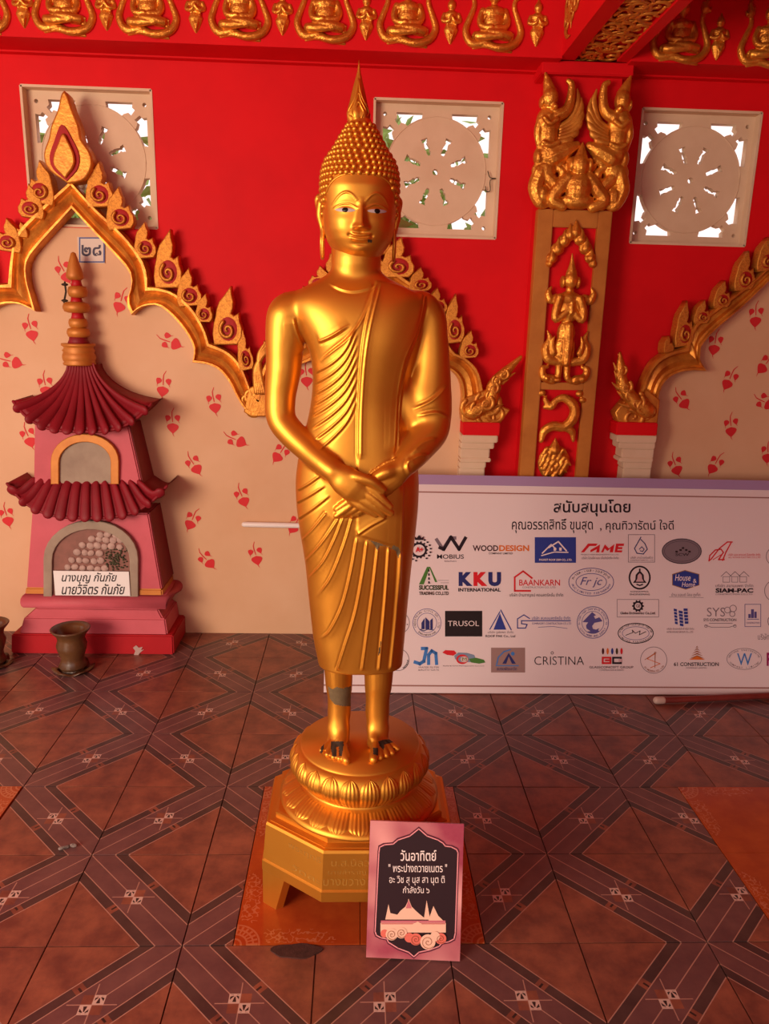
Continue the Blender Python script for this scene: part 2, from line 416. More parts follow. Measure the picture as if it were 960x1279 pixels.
LEAVES = [(38, 412, 5), (14, 452, 70), (56, 482, 0), (35, 546, 12), (150, 377, -25), (213, 428, 65), (203, 482, -12), (267, 503, 3), (215, 528, -5), (295, 550, 60),
          (242, 581, 25), (302, 621, 15), (239, 650, -30), (258, 700, 35), (319, 694, 8), (382, 470, 0), (349, 566, -40), (368, 655, -35), (8, 645, 5), (80, 340, 20),
          (943, 395, 0), (892, 430, -8), (955, 455, -40), (910, 474, -25), (851, 500, 35), (912, 533, 5), (955, 503, 60), (843, 582, 20), (892, 580, -30), (958, 566, 0)]
for u, v, a in LEAVES:
    p = at(u, v, YW-.0115)
    if -1.9 < p.x < 2.3:
        o = put('painted_leaf', lf, None, wall, False); o.location = (p.x, YW-.0115, p.z); o.rotation_euler = (0, -math.radians(a), 0)

# windows: precast panels with a wheel cut through them
def hole_baluster(r0, r1, a):
    prof = [(0, .006), (.18, .010), (.3, .007), (.36, .0115), (.62, .0085), (.75, .006), (.80, .012), (.93, .013), (1, .016)]
    L = [(r0+(r1-r0)*t, w) for t, w in prof]+[(r0+(r1-r0)*t, -w) for t, w in prof[::-1]]
    return rot2(L, a)
def ring(cx, cy, r, n=20, ry=None): return [(cx+r*math.cos(2*PI*k/n), cy+(ry or r)*math.sin(2*PI*k/n)) for k in range(n)]
def spandrel(q):
    s = .232; R = .217
    def circ(x): return math.sqrt(max(0, R*R-x*x))
    top = [(.062, s), (.175, s), (.172, s-.02), (.183, s-.03), (.165, s-.052), (.155, s-.04), (.135, s-.046)]
    top += [(x, min(s-.003, circ(x)+.004)) for x in np.linspace(.128, .065, 6)]
    sd = [(b, a) for a, b in top]
    dot = ring(s-.008, s-.008, .0085, 10)
    return [rot2(h, q*PI/2) for h in (top, sd, dot)]
def window(n, a, b):
    root = struct('window_%d' % n, boxes([(a-.004, a+.006, YW-.003, YW+.1, ZB, ZT), (b-.006, b+.004, YW-.003, YW+.1, ZB, ZT), (a, b, YW-.003, YW+.1, ZT-.006, ZT+.004), (a, b, YW-.003, YW+.1, ZB-.004, ZB+.006)]), CREAMP)
    hw = (b-a)/2; hh = (ZT-ZB)/2
    out = [[(-hw, -hh), (hw, -hh), (hw, hh), (-hw, hh)]]
    for k in range(8): out.append(hole_baluster(.072, .142, PI/8+k*PI/4))
    out.append(ring(0, 0, .0125, 14))
    for q in range(4): out += spandrel(q)
    m = to_wall(curve_mesh(out, .018), YW+.062); m.transform(Matrix.Translation(((a+b)/2, 0, (ZB+ZT)/2)))
    put('wheel_panel', m, CREAMP, root, label='cream concrete panel cut through with an eight-spoked wheel')
    rm = mesh('rim', *join([tube([((a+b)/2+.219*math.cos(t), YW+.0435, (ZB+ZT)/2+.219*math.sin(t)) for t in np.linspace(0, 2*PI, 49)], .0022, 6, caps=False)]), True)
    put('wheel_rim', rm, CREAMP, root)
for n, (a, b) in enumerate(WINS): window(n+1, a, b)
put('hooked_wire', mesh('wire', *tube([at(u, v, YW+.03) for u, v in ((609, 214), (612, 222), (620, 223), (612, 225), (612, 238), (607, 239), (606, 233))], .002, 6, 1, (0, 1, 0), 3), True), DARKW, bpy.data.objects['window_2'])

# moulding and frieze block above the windows
YF = 3.32
zf = at(300, 57, YF).z
xc0, xc1 = at(671.5, 270, 3.38).x, at(764.5, 270, 3.38).x
zm = at(300, 79, YW).z
bx0, bx1 = at(697, 75, 3.38).x, at(782, 76, 3.38).x
zbeam = at(740, 76, 3.36).z
struct('trim_1', boxes([(-7, bx0, YF, YW, zf, ZTOP)]), RED)
struct('trim_2', boxes([(bx1, 7, YF, YW, zf, ZTOP)]), RED)
struct('trim_3', boxes([(-7, xc0-.02, YW-.035, YW, zm, zm+.028), (-7, xc0-.02, YW-.055, YW, zm+.028, zm+.04)]), RED)
struct('trim_4', boxes([(xc1+.02, 7, YW-.035, YW, zm, zm+.028), (xc1+.02, 7, YW-.055, YW, zm+.028, zm+.04)]), RED)
# cross beam running out over the viewer, carried by the column
beam = struct('cross_beam', boxes([(bx0, bx1, -2.3, YW, zbeam+.02, ZTOP), (bx0, bx0+.062, -2.3, 3.36, zbeam, zbeam+.02), (bx1-.045, bx1, -2.3, 3.36, zbeam, zbeam+.02)]), RED)
# ================================================================== ORNAMENT BUILDERS
PROF = [(0, 0), (0, .05), (.03, .066), (.12, .066), (.16, .05), (.26, .044), (.5, .058), (.72, .044), (.79, .05), (.83, .066), (.94, .066), (1, .05), (1, 0)]
def band_mesh(segs, n=16):
    I = []; O = []
    for i, o in segs:
        a = resample(smooth2(i), n); b = resample(smooth2(o), n); I += list(a); O += list(b)
    v = []; f = []; k = len(PROF)
    for a, b in zip(I, O):
        for s, d in PROF:
            p = a*(1-s)+b*s; v.append((p[0], YW-.008-d, p[1]))
    for r in range(len(I)-1):
        for c in range(k-1): f.append((r*k+c, r*k+c+1, (r+1)*k+c+1, (r+1)*k+c))
    f.append(tuple(range(k))); f.append(tuple((len(I)-1)*k+c for c in range(k)))
    bm = bmesh.new(); me = mesh('band', v, f); bm.from_mesh(me); bmesh.ops.remove_doubles(bm, verts=bm.verts, dist=.0004)
    bmesh.ops.recalc_face_normals(bm, faces=bm.faces); bm.to_mesh(me); bm.free(); return me
FL = [(-.5, 0), (-.56, .35), (-.52, .7), (-.44, 1.0), (-.40, 1.25), (-.30, 1.5), (-.08, 1.75), (.12, 2.0), (.15, 1.8), (.23, 1.55), (.21, 1.32), (.13, 1.1), (.3, 1.0), (.47, 1.1), (.50, .86), (.62, .6), (.6, .3), (.45, .05)]
def flame_mesh(mirror_=False):
    pts = [(-x if mirror_ else x, y) for x, y in FL]
    if mirror_: pts = pts[::-1]
    m = curve_mesh([pts], .12, .05, 2); return m
def spiral(r0, turns, n, wid, z0, mirror_=False, cx=0, cy=0):
    P = []
    for k in range(n):
        t = k/(n-1); a = turns*2*PI*t+2.2; r = r0*(1-.86*t); P.append(((-1 if mirror_ else 1)*r*math.cos(a)+cx, r*math.sin(a)+cy, z0))
    return tube(P, [wid*(1-.5*k/(n-1)) for k in range(n)], 6, .6, (0, 0, 1))
FLM = {False: flame_mesh(False), True: flame_mesh(True)}
for q in FLM.values(): q.materials.append(G_ORN)
SPI = {s: mesh('curl', *spiral(.34, 1.3, 26, .095, .21, s, -.05 if s else .05, .52), True) for s in (False, True)}
for q in SPI.values(): q.materials.append(G_ORN)
INL = {s: mesh('inlay', *ell((-.06 if s else .06, .56, .162), (.43, .47, .022), None, 18, 8), True) for s in (False, True)}
for q in INL.values(): q.materials.append(REDD)
def add_flame(parent, tip, base, width, mir=False, Y=YA, curl=True, depth=.16):
    t = Vector((at(*tip, Y).x, 0, at(*tip, Y).z)); b = Vector((at(*base, Y).x, 0, at(*base, Y).z)); w = width/948*Y*.94
    h = (t-b)
    # local x -> along the band, local y -> base to tip
    tx = .12*(-1 if mir else 1)
    ey = (h-Vector((w*tx, 0, 0)))/2.0
    M = Matrix(((w, ey.x, 0, b.x), (0, 0, -depth, YW-.045), (0, ey.z, 0, b.z), (0, 0, 0, 1)))
    o = put('flame', FLM[mir], None, parent, False); o.matrix_local = Matrix.Translation(-WLOC[parent.name]) @ M
    if curl:
        for nm, q in (('red_inlay', INL[mir]), ('curl', SPI[mir])):
            c = put(nm, q, None, o, False)
    return o
def scroll_block(parent, x0, x1, z0, z1, Y, n, name='scroll', seed=1):
    """cluster of carved scrolls filling a rectangle on the wall"""
    r = random.Random(seed)
    for k in range(n):
        cx = x0+(x1-x0)*(.15+.7*r.random()); cz = z0+(z1-z0)*(.12+.76*(k+.5)/n); s = min(x1-x0, z1-z0)*(.32+.2*r.random())
        m = mesh('scroll', *join([spiral(s, 1.3, 20, s*.28, 0, r.random() < .5)]), True); m.transform(Matrix(((1, 0, 0, cx), (0, 0, -1, Y), (0, 1, 0, cz), (0, 0, 0, 1))))
        put(name, m, G_ORN, parent)
def naga_end(parent, pts, rad, Y, flip):
    P = [at(u, v, Y) for u, v in pts]
    m = mesh('naga_neck', *tube(P, rad, 12, .8, (0, 1, 0), 6), True); put('naga_neck', m, G_CARVE, parent)
    for k in range(1, len(P)):
        for s in (0, .5):
            p = P[k-1].lerp(P[k], s+.25); d = (P[k]-P[k-1]).normalized(); n = Vector((d.z, 0, -d.x))*(1 if flip else -1)
            r = rad[k]*1.15
            c_ = mesh('neck_curl', *spiral(r*.85, 1.2, 18, r*.27, 0, s > .2), True); c_.transform(Matrix(((1, 0, 0, p.x), (0, 0, -1, p.y-rad[k]*.7), (0, 1, 0, p.z), (0, 0, 0, 1)))); put('neck_curl', c_, G_ORN, parent)
            put('fin', mesh('fin', *tube([p, p+n*r*.9+d*r*.5, p+n*r*1.2+d*r*1.6], [r*.5, r*.35, .002], 8, .7), True), G_ORN, parent)
# ------------------------------------------------------------------ the three arches
def apos(u, v): q = at(u, v, YA); return (q.x, YW-.05, q.z)
arch1 = thing('flame_arch', 'golden scalloped flame arch rising to a tall finial above the pink shrine', 'arch', apos(88, 517), 'arches along the wall')
put('moulding', band_mesh(A1L[::-1] and [(i[::-1], o[::-1]) for i, o in A1L[::-1]]+A1R), G_ORN, arch1)
for tip, base, w, mir in [((122, 204), (124, 258), 27, False), ((143, 236), (150, 286), 27, False), ((178, 279), (181, 322), 22, False), ((214, 290), (209, 359), 28, False), ((232, 337), (236, 382), 25, False),
                          ((259, 368), (254, 402), 18, False), ((290, 361), (283, 430), 30, False), ((296, 414), (307, 462), 16, False),
                          ((55, 204), (52, 254), 27, True), ((39, 232), (40, 272), 26, True), ((12, 275), (12, 314), 26, True), ((27, 278), (28, 296), 12, True),
                          ((-32, 290), (-27, 356), 26, True), ((-58, 335), (-54, 385), 26, True)]:
    add_flame(arch1, tip, base, w, mir, curl=w > 13)
# crest finial: large bud with red ring and inner drop
def outline_px(pts, Y, ext, bev, n=5):
    return to_wall(curve_mesh([pw(smooth2(pts+[pts[0]], n)[:-1], Y)], ext, bev, 2), YW-.06)
crest = [(88, 228), (66, 212), (60, 195), (66, 175), (69, 160), (77, 140), (83, 119), (91, 140), (99, 160), (102, 176), (113, 193), (115, 208), (106, 224)]
cr = put('finial', outline_px(crest, YA, .03, .008), G_ORN, arch1)
put('red_inlay', to_wall(curve_mesh([pw(smooth2([(87, 228), (71, 214), (66, 198), (72, 178), (81, 158), (94, 177), (102, 196), (100, 213), (87, 228)], 4)[:-1], YA)], .004), YW-.101), REDD, cr)
put('bud', to_wall(curve_mesh([pw(smooth2([(86, 222), (75, 210), (74, 198), (80, 182), (84, 172), (90, 183), (96, 198), (95, 210), (86, 222)], 4)[:-1], YA)], .008, .006, 2), YW-.106), G_ORN, cr)
p0, p1 = at(306, 517, YA), at(334, 488, YA)
scroll_block(arch1, p0.x, p1.x, p0.z, p1.z, YW-.06, 4, seed=3)
put('pendant', to_wall(curve_mesh([pw([(306, 514), (313, 519), (333, 519), (338, 512), (334, 488), (324, 480), (312, 486)], YA)], .025, .006), YW-.04), G_ORN, arch1)

arch2 = thing('flame_arch', 'smaller golden flame arch on the red wall directly behind the statue', 'arch', apos(462, 525), 'arches along the wall')
put('moulding', band_mesh([(i[::-1], o[::-1]) for i, o in A2L[::-1]]+A2R), G_ORN, arch2)
def both(tip, base, w):
    add_flame(arch2, tip, base, w, False)
    q = lambda p: (2*462-p[0], p[1]-2)
    add_flame(arch2, q(tip), q(base), w, True)
for tip, base, w in [((501, 298), (495, 346), 34), ((521, 336), (524, 364), 24), ((541, 362), (546, 392), 20), ((566, 370), (566, 428), 22), ((587, 414), (585, 447), 20)]: both(tip, base, w)
add_flame(arch2, (462, 250), (462, 318), 40)
naga_end(arch2, [(590, 514), (612, 500), (616, 480), (632, 464), (650, 446)], [.04, .034, .026, .024, .008], YA-.02, True)
p0, p1 = at(578, 525, YA), at(630, 496, YA)
put('pendant', to_wall(curve_mesh([pw([(577, 523), (580, 528), (622, 528), (634, 512), (612, 502), (606, 488), (578, 500)], YA)], .03, .006), YW-.05), G_ORN, arch2)
scroll_block(arch2, p0.x, p1.x, p0.z, p1.z, YW-.085, 5, seed=5)
p0, p1 = at(316, 500, YA), at(332, 428, YA)
for k in range(5):                                   # feathered end beside the statue's arm
    a = [(330-k*2.5, 490), (322-k*1.2+2, 462), (324+k*1.5, 442), (331+k*2, 428+k*3)]
    put('feather', mesh('feather', *tube([at(u, v, YA) for u, v in a], [.012, .014, .011, .004], 8, .7, (0, 1, 0), 5), True), G_ORN, arch2)

arch3 = thing('flame_arch', 'golden flame arch climbing away to the right of the red column', 'arch', apos(820, 525), 'arches along the wall')
put('moulding', band_mesh(A3R+[(i[::-1], o[::-1]) for i, o in A3L[::-1]]), G_ORN, arch3)
for tip, base, w in [((830, 422), (834, 440), 14), ((853, 379), (853, 432), 24), ((879, 376), (875, 404), 20), ((903, 352), (900, 384), 22), ((932, 316), (928, 362), 26), ((958, 298), (956, 338), 26), ((985, 268), (984, 310), 26)]:
    add_flame(arch3, tip, base, w*.85, False, curl=w > 15)
naga_end(arch3, [(806, 512), (790, 500), (777, 478), (775, 458), (774, 441)], [.04, .034, .028, .022, .006], YA-.02, False)
put('pendant', to_wall(curve_mesh([pw([(768, 515), (772, 527), (818, 528), (821, 500), (806, 488), (795, 500), (780, 500)], YA)], .03, .006), YW-.05), G_ORN, arch3)
p0, p1 = at(776, 526, YA), at(818, 498, YA)
scroll_block(arch3, p0.x, p1.x, p0.z, p1.z, YW-.085, 5, seed=8)

# half capitals under the arch ends
def capital(name_lab, u0, u1, flip):
    a = at(u0, 545, 3.40).x; b = at(u1, 545, 3.40).x; z = lambda v: at((u0+u1)/2, v, 3.40).z
    w = b-a; root = thing('pilaster_capital', name_lab, 'pilaster', ((a+b)/2, YW, 0), 'pilasters beside the red column')
    def bx(f0, f1, v0, v1, y, nm, mt, z0=None):
        x0, x1 = (a+w*(1-f1), a+w*(1-f0)) if flip else (a+w*f0, a+w*f1)
        put(nm, box(x0, x1, y, YW, z(v1) if z0 is None else z0, z(v0), .004), mt, root)
    bx(.02, 1.02, 528, 544, 3.40, 'red_block', RED)
    bx(0, .98, 544, 553, 3.405, 'top_slab', CREAMP)
    bx(0, .90, 553, 561, 3.412, 'cove', CREAMP); bx(0, .80, 561, 573, 3.42, 'cove', CREAMP)
    bx(0, .84, 573, 578, 3.417, 'fillet', CREAMP); bx(0, .72, 578, 586, 3.425, 'neck', CREAMP)
    bx(0, .70, 586, 600, 3.43, 'shaft', CREAMP, 0.0)
capital('cream pilaster capital with red top block left of the red column', 576.5, 623, False)
capital('cream pilaster capital with red top block right of the red column', 770, 821, True)

# ------------------------------------------------------------------ red column with golden frames
YC = 3.38
colt = thing('relief_column', 'red square column with golden framed relief panels carrying the cross beam', 'column', ((xc0+xc1)/2, YC, 0))
zc1 = at(715, 262, YC).z; zc2 = at(715, 284, YC).z; zc3 = at(700, 478, YC).z; zc4 = at(700, 487, YC).z
put('shaft', box(xc0+.004, xc1-.004, YC+.022, YW, 0, zbeam), RED, colt)
xa, xb = at(689.5, 290, YC).x, at(745.5, 290, YC).x
put('frame_bar', box(xc0, xa, YC, YC+.05, 0, zc1, .003), G_BAR, colt); put('frame_bar', box(xb, xc1, YC, YC+.05, 0, zc1, .003), G_BAR, colt)
put('frame_bar', box(xa, xb, YC+.001, YC+.05, zc2, zc1, .003), G_BAR, colt); put('frame_bar', box(xa, xb, YC+.002, YC+.05, zc4, zc3, .003), G_BAR, colt)
put('capital_slab', box(xc0-.028, xc1+.03, YC-.012, YW, at(720, 93, YC-.012).z, zbeam, .004), RED, colt)
# ------------------------------------------------------------------ carved reliefs
def mirx(parts, xm): return [([(2*xm-p[0], p[1], p[2]) for p in v], [tuple(reversed(q)) for q in f]) for v, f in parts]
def cp(u, v, d=.03): q = at(u, v, YC); return Vector((q.x, YC+.022-d, q.z))
kp = 1/268.                                           # metres per pixel on the column face
def tb(pts, rad, d=.03, sm=4, fl=.8, ns=8): return tube([cp(u, v, d) for u, v in pts], [r*kp for r in rad], ns, fl, (0, 1, 0), sm)
def el(u, v, ru, rv, d=.025, dep=.03, rot=0): return ell(cp(u, v, d), (ru*kp, dep, rv*kp), (0, rot, 0), 12, 8)
kin = [el(686, 124, 9, 11, .035, .032), tb([(686, 116), (683, 103), (680, 90)], [8, 5, 1]), el(676, 128, 3, 6), tb([(685, 132), (684, 142)], [6, 6]),
       el(684, 152, 14, 15, .03, .032), el(684, 172, 11, 18, .03, .03), tb([(694, 146), (706, 139), (711, 124), (712, 108), (708, 103)], [7, 6, 5, 4, 3], .042),
       tb([(676, 146), (671, 165), (673, 184)], [5, 5, 4], .035), el(686, 192, 15, 13, .03, .034), tb([(690, 196), (706, 188), (718, 183)], [10, 9, 5], .04),
       tb([(716, 184), (704, 198), (698, 206)], [5, 4, 3], .035), el(680, 214, 13, 13), tb([(674, 216), (668, 235), (674, 254), (684, 256)], [9, 9, 7, 3]), tb([(684, 222), (694, 236), (688, 252), (680, 248)], [7, 7, 5, 3], .035), el(676, 244, 10, 12), el(672, 196, 6, 10), el(671, 226, 6, 8, .02), tb([(694, 208), (702, 216), (698, 226), (691, 222)], [4, 5, 4, 2]), tb([(672, 204), (667, 214), (671, 224)], [4, 4, 2]), tb([(690, 256), (697, 246), (694, 238)], [5, 4, 2]), tb([(700, 190), (708, 196), (704, 204)], [5, 4, 2]), el(690, 136, 4, 4, .045), tb([(677, 150), (684, 157), (693, 152)], [2.5, 2.5, 2.5], .062), tb([(676, 180), (684, 184), (694, 180)], [2.5, 3, 2.5], .062)]
feath = [((700, 158), (712, 150), (721, 128), (720, 112)), ((700, 162), (714, 154), (724, 138), (725, 124)), ((700, 166), (714, 160), (724, 148), (726, 137)), ((699, 170), (711, 166), (721, 158), (725, 150)), ((698, 174), (708, 172), (717, 168), (720, 162)), ((697, 178), (704, 178), (711, 175), (714, 172))]
xcm = (xc0+xc1)/2+.004
wing = [tube([cp(u, v, .03+.003*i) for u, v in f_], [3.2*kp, 4.4*kp, 4*kp, 1*kp], 8, .6, (0, 1, 0), 4) for i, f_ in enumerate(feath)]
def relief(name, lab, cat, parts, loc, vox=.0035, sm=1, grp=None, extra=()):
    t = thing(name, lab, cat, loc, grp); put('figure', remesh(parts, vox, sm), G_CARVE, t)
    for nm, g in extra: put(nm, mesh(nm, *g, True), G_ORN, t)
    return t
lk = cp(684, 255)
relief('winged_figure_relief', 'golden winged figure relief on left half of the column top', 'relief', kin, tuple(lk), extra=[('feather', w) for w in wing], grp='winged figures on the column')
relief('winged_figure_relief', 'golden winged figure relief on right half of the column top', 'relief', mirx(kin, xcm), (2*xcm-lk.x, lk.y, lk.z), extra=[('feather', w) for w in mirx(wing, xcm)], grp='winged figures on the column')
gar = [el(722, 208, 10, 12, .05, .035), tb([(723, 200), (724, 190), (725, 180)], [8, 5, 1], .05), el(711, 207, 4, 8, .04), el(734, 208, 4, 8, .04), el(720, 236, 15, 18, .045, .04), el(719, 252, 20, 9, .04, .035),
       tb([(708, 224), (696, 236), (688, 250), (700, 258)], [8, 8, 7, 6], .045), tb([(734, 225), (744, 238), (752, 252), (738, 260)], [8, 8, 7, 6], .045), el(720, 203, 14, 6, .04, .02), tb([(713, 216), (703, 208), (701, 200)], [4, 3, 1]), tb([(732, 217), (741, 209), (744, 200)], [4, 3, 1])]
relief('crouching_guardian_relief', 'golden crouching bird guardian relief between the two winged figures', 'relief', gar, tuple(cp(720, 258)))
ped = []
for u, v, s in [(689, 322, 7), (696, 311, 8), (704, 301, 8), (711, 293, 8), (718, 290, 9), (725, 299, 8), (731, 310, 8), (737, 322, 7), (740, 330, 5), (686, 329, 5)]:
    ped += [el(u, v, s, s*.9, .02, .016), tb([(u, v), (u+(.5 if u < 718 else 1)*1, v-s*.8), (u+1, v-s*1.7)], [s*.7, s*.45, .6], .03)]
t = thing('pediment_relief', 'small golden pointed pediment relief above the standing praying figure', 'relief', tuple(cp(714, 332))); put('pediment', remesh(ped, .003, 1), G_CARVE, t)
dev = [el(712, 350, 8, 10, .035, .03), tb([(712.5, 342), (713, 331), (713.5, 317)], [7, 3.5, .8], .035), el(702, 352, 3, 7), el(721, 353, 3, 7), tb([(711, 358), (710.5, 366)], [4.5, 5]), el(709.5, 374, 15, 9, .03, .03), el(708.5, 388, 12, 16, .03, .03),
       tb([(697, 372), (692, 388), (692, 399), (704, 391), (711, 384)], [5, 5, 4.5, 4, 3.5], .05), tb([(722, 374), (726, 388), (724, 400), (716, 392), (712, 384)], [5, 5, 4.5, 4, 3.5], .05), tb([(711, 390), (712, 378)], [3.5, 2], .055),
       el(706, 416, 11, 15, .03, .03), el(704, 436, 13, 20, .028, .03), tb([(708, 408), (707, 430), (705, 452)], [6, 6, 5], .05), tb([(698, 450), (696, 470)], [4.5, 4]), tb([(708, 450), (707, 470), (712, 476)], [4.5, 4, 3.5]), el(695, 474, 5, 3)]
swir = []
for s in (0, 1):
    g = [tb([(697, 452), (684, 448), (681, 435), (686, 424), (683, 413)], [5, 6, 5.5, 4, 1]), tb([(690, 440), (688, 430), (691, 420)], [4, 3, 1], .04), tb([(686, 374), (684, 366), (688, 358)], [5, 4, 1]), tb([(694, 372), (688, 376), (684, 372)], [5, 4, 2]), tb([(688, 474), (678, 470), (677, 460), (683, 458)], [6, 5, 4, 2]), el(681, 472, 5, 5)]
    xm = cp(706, 420).x
    swir += g if s == 0 else mirx(g, xm+.006)
relief('praying_figure_relief', 'golden standing crowned figure with pressed palms in the column panel', 'relief', dev+swir, tuple(cp(706, 477)), .003)
nag = [tb([(680, 508), (688, 507), (694, 500), (703, 497), (713, 503), (717, 513), (713, 525), (703, 533), (690, 532), (679, 538), (675, 550)], [3, 5, 4, 5, 6, 6.5, 6.5, 6, 6, 5.5, 3]), tb([(703, 533), (713, 538), (715, 550)], [5, 5, 2]), tb([(684, 506), (680, 498), (682, 494)], [4, 3, 1])]
for u, v in ((677, 491), (724, 492), (728, 500)): nag.append(el(u, v, 5, 4, .015, .014))
relief('serpent_tail_relief', 'golden curling serpent tail relief in the lower column panel', 'relief', nag, tuple(cp(700, 552)), .003)
loz = [el(692, 578, 20, 22, .012, .02)]
for k in range(22):
    a = k*2.4; r = 3.4*math.sqrt(k); u, v = 692+r*math.cos(a), 577+r*1.25*math.sin(a); loz.append(tb([(u-4, v+3), (u, v-3), (u+4, v+1)], [2.6, 3, 1.2], .034, 3))
loz.append(tb([(692, 560), (693, 547)], [8, 1], .03))
relief('bud_relief', 'golden carved bud relief at the column foot just above the banner', 'relief', loz, tuple(cp(692, 598)), .003)

# ------------------------------------------------------------------ frieze of seated and praying figures
seat = [ell((0, -.012, .205), (.026, .022, .030)), ell((0, -.012, .232), (.018, .016, .016)), tube([(0, -.012, .24), (0, -.012, .262)], [.008, .002], 8), ell((0, -.006, .172), (.014, .014, .014)),
        ell((0, -.01, .145), (.046, .026, .024)), ell((0, -.01, .118), (.038, .024, .04)), ell((0, -.014, .08), (.042, .03, .018)),
        tube([(-.044, -.008, .15), (-.054, -.012, .118), (-.044, -.024, .092), (-.01, -.036, .088)], [.014, .013, .012, .009], 10, 1, (0, 1, 0), 4), tube([(.044, -.008, .15), (.054, -.012, .118), (.044, -.024, .092), (.01, -.036, .088)], [.014, .013, .012, .009], 10, 1, (0, 1, 0), 4),
        tube([(-.03, -.01, .066), (-.068, -.018, .06), (-.03, -.036, .055), (.03, -.038, .058)], [.017, .018, .016, .011], 10, 1, (0, 1, 0), 4), tube([(.03, -.01, .066), (.068, -.018, .062), (.03, -.038, .066), (-.02, -.04, .070)], [.017, .018, .014, .010], 10, 1, (0, 1, 0), 4)]
seat_m = remesh(seat, .0028, 2); seat_m.materials.append(G_CARVE)
coils = [tube([(.085, -.012, .205), (.078, -.012, .165), (.095, -.012, .12), (.108, -.014, .075), (.085, -.018, .035), (.03, -.024, .02), (-.03, -.02, .03), (-.075, -.012, .02)], [.008, .010, .012, .014, .015, .015, .012, .006], 10, .9, (0, 1, 0), 6),
         tube([(-.085, -.012, .205), (-.078, -.012, .165), (-.095, -.012, .12), (-.108, -.014, .075), (-.085, -.018, .035), (-.03, -.018, .035), (.03, -.014, .02), (.075, -.010, .012)], [.008, .010, .012, .014, .015, .015, .012, .006], 10, .9, (0, 1, 0), 6)]
coil_m = [mesh('coil', *c, True) for c in coils]
nh = [remesh([ell((s*.085, -.014, .205), (.017, .016, .02)), tube([(s*.085, -.014, .215), (s*.09, -.014, .235), (s*.084, -.014, .262)], [.015, .010, .001], 8), tube([(s*.085, -.02, .205), (s*.104, -.02, .196), (s*.108, -.02, .21)], [.009, .007, .003], 8), ell((s*.074, -.014, .218), (.007, .008, .012))], .003, 1) for s in (1, -1)]
for q in coil_m+nh: q.materials.append(G_CARVE)
pray = [ell((0, -.01, .142), (.017, .016, .02)), tube([(0, -.01, .158), (0, -.01, .178)], [.010, .002], 8), ell((0, -.008, .108), (.027, .018, .018)), ell((0, -.008, .085), (.02, .016, .02)),
        tube([(-.028, -.01, .11), (-.034, -.014, .088), (-.012, -.026, .084), (0, -.03, .100)], [.009, .008, .007, .005], 8, 1, (0, 1, 0), 4), tube([(.028, -.01, .11), (.034, -.014, .088), (.012, -.026, .084), (0, -.03, .100)], [.009, .008, .007, .005], 8, 1, (0, 1, 0), 4),
        tube([(0, -.008, .078), (0, -.012, .055), (0, -.010, .03), (0, -.008, 0)], [.02, .029, .019, .002], 12, .6, (0, 1, 0), 5), tube([(-.015, -.02, .07), (0, -.026, .035), (.0, -.018, .008)], [.005, .006, .001], 6), tube([(.018, -.02, .07), (.006, -.026, .035), (.0, -.018, .008)], [.005, .006, .001], 6)]
pray_m = remesh(pray, .0028, 1); pray_m.materials.append(G_CARVE)
ordn = ['first', 'second', 'third', 'fourth', 'fifth', 'sixth', 'seventh', 'eighth']
def seated(u, v, lab):
    p = at(u, v, YF); t = thing('seated_figure_relief', lab, 'relief', (p.x, YF+.012, p.z), 'seated figures on the frieze')
    put('figure', seat_m, None, t, False)
    for q in coil_m: put('serpent_coil', q, None, t, False)
    for q in nh: put('serpent_head', q, None, t, False)
def praying(u, v, lab):
    p = at(u, v, YF); t = put('praying_figure_relief', pray_m); t.location = (p.x, YF+.012, p.z); tag(t, lab, 'relief', 'small praying figures on the frieze')
for k, (u, v) in enumerate([(-24, 46), (82, 48), (186, 51), (300, 54), (406, 58), (508, 62), (614, 68)]):
    seated(u, v, 'gold seated figure with serpent coil on left frieze, '+('cut off by the left picture edge' if k == 0 else ordn[k-1]+' whole one from the left'))
for k, (u, v) in enumerate([(31, 38), (134, 41), (245, 44), (353, 47), (457, 53), (562, 58), (669, 61)]):
    praying(u, v, 'small gold praying figure on left frieze, %s from the left' % ordn[k])
seated(846, 83, 'gold seated figure with serpent coil nearest the beam on right frieze'); seated(954, 90, 'gold seated figure with serpent coil at the right picture edge')
praying(894, 78, 'small gold praying figure on the dark frieze right of the beam')
# scrollwork on the underside and flank of the beam
sw = random.Random(4)
def scroll_flat(s, mir): return mesh('scroll', *join([spiral(s, 1.1, 16, s*.26, 0, mir), tube([(s*.5, -s*.6, 0), (s*1.3, -s*.2, 0), (s*1.9, s*.8, 0)], [s*.26, s*.22, s*.03], 6, .6, (0, 0, 1), 3), tube([(-s*.2, s*.7, 0), (s*.6, s*1.2, 0), (s*1.4, s*1.0, 0)], [s*.2, s*.18, s*.03], 6, .6, (0, 0, 1), 3)]), True)
SCR = [scroll_flat(.042, False), scroll_flat(.042, True)]
for q in SCR: q.materials.append(G_ORN)
bw0, bw1 = bx0+.075, bx1-.06
y = 3.34
while y > .9:
    for k in range(3):
        o = put('scroll', SCR[(k+int(y*20)) % 2], None, beam, False); o.location = (bw0+(bw1-bw0)*(k+.5)/3+sw.uniform(-.008, .008), y+sw.uniform(-.01, .01), zbeam+.012); o.rotation_euler = (PI, 0, sw.uniform(0, 6.28))
    y -= .1
for k in range(8):
    o = put('scroll', SCR[k % 2], None, beam, False); o.location = (bx0-.004, 3.26-.06*(k//2), zbeam+.10+.075*(k % 2)+.02*(k//2)); o.rotation_euler = (PI/2, sw.uniform(0, 6.28), -PI/2)
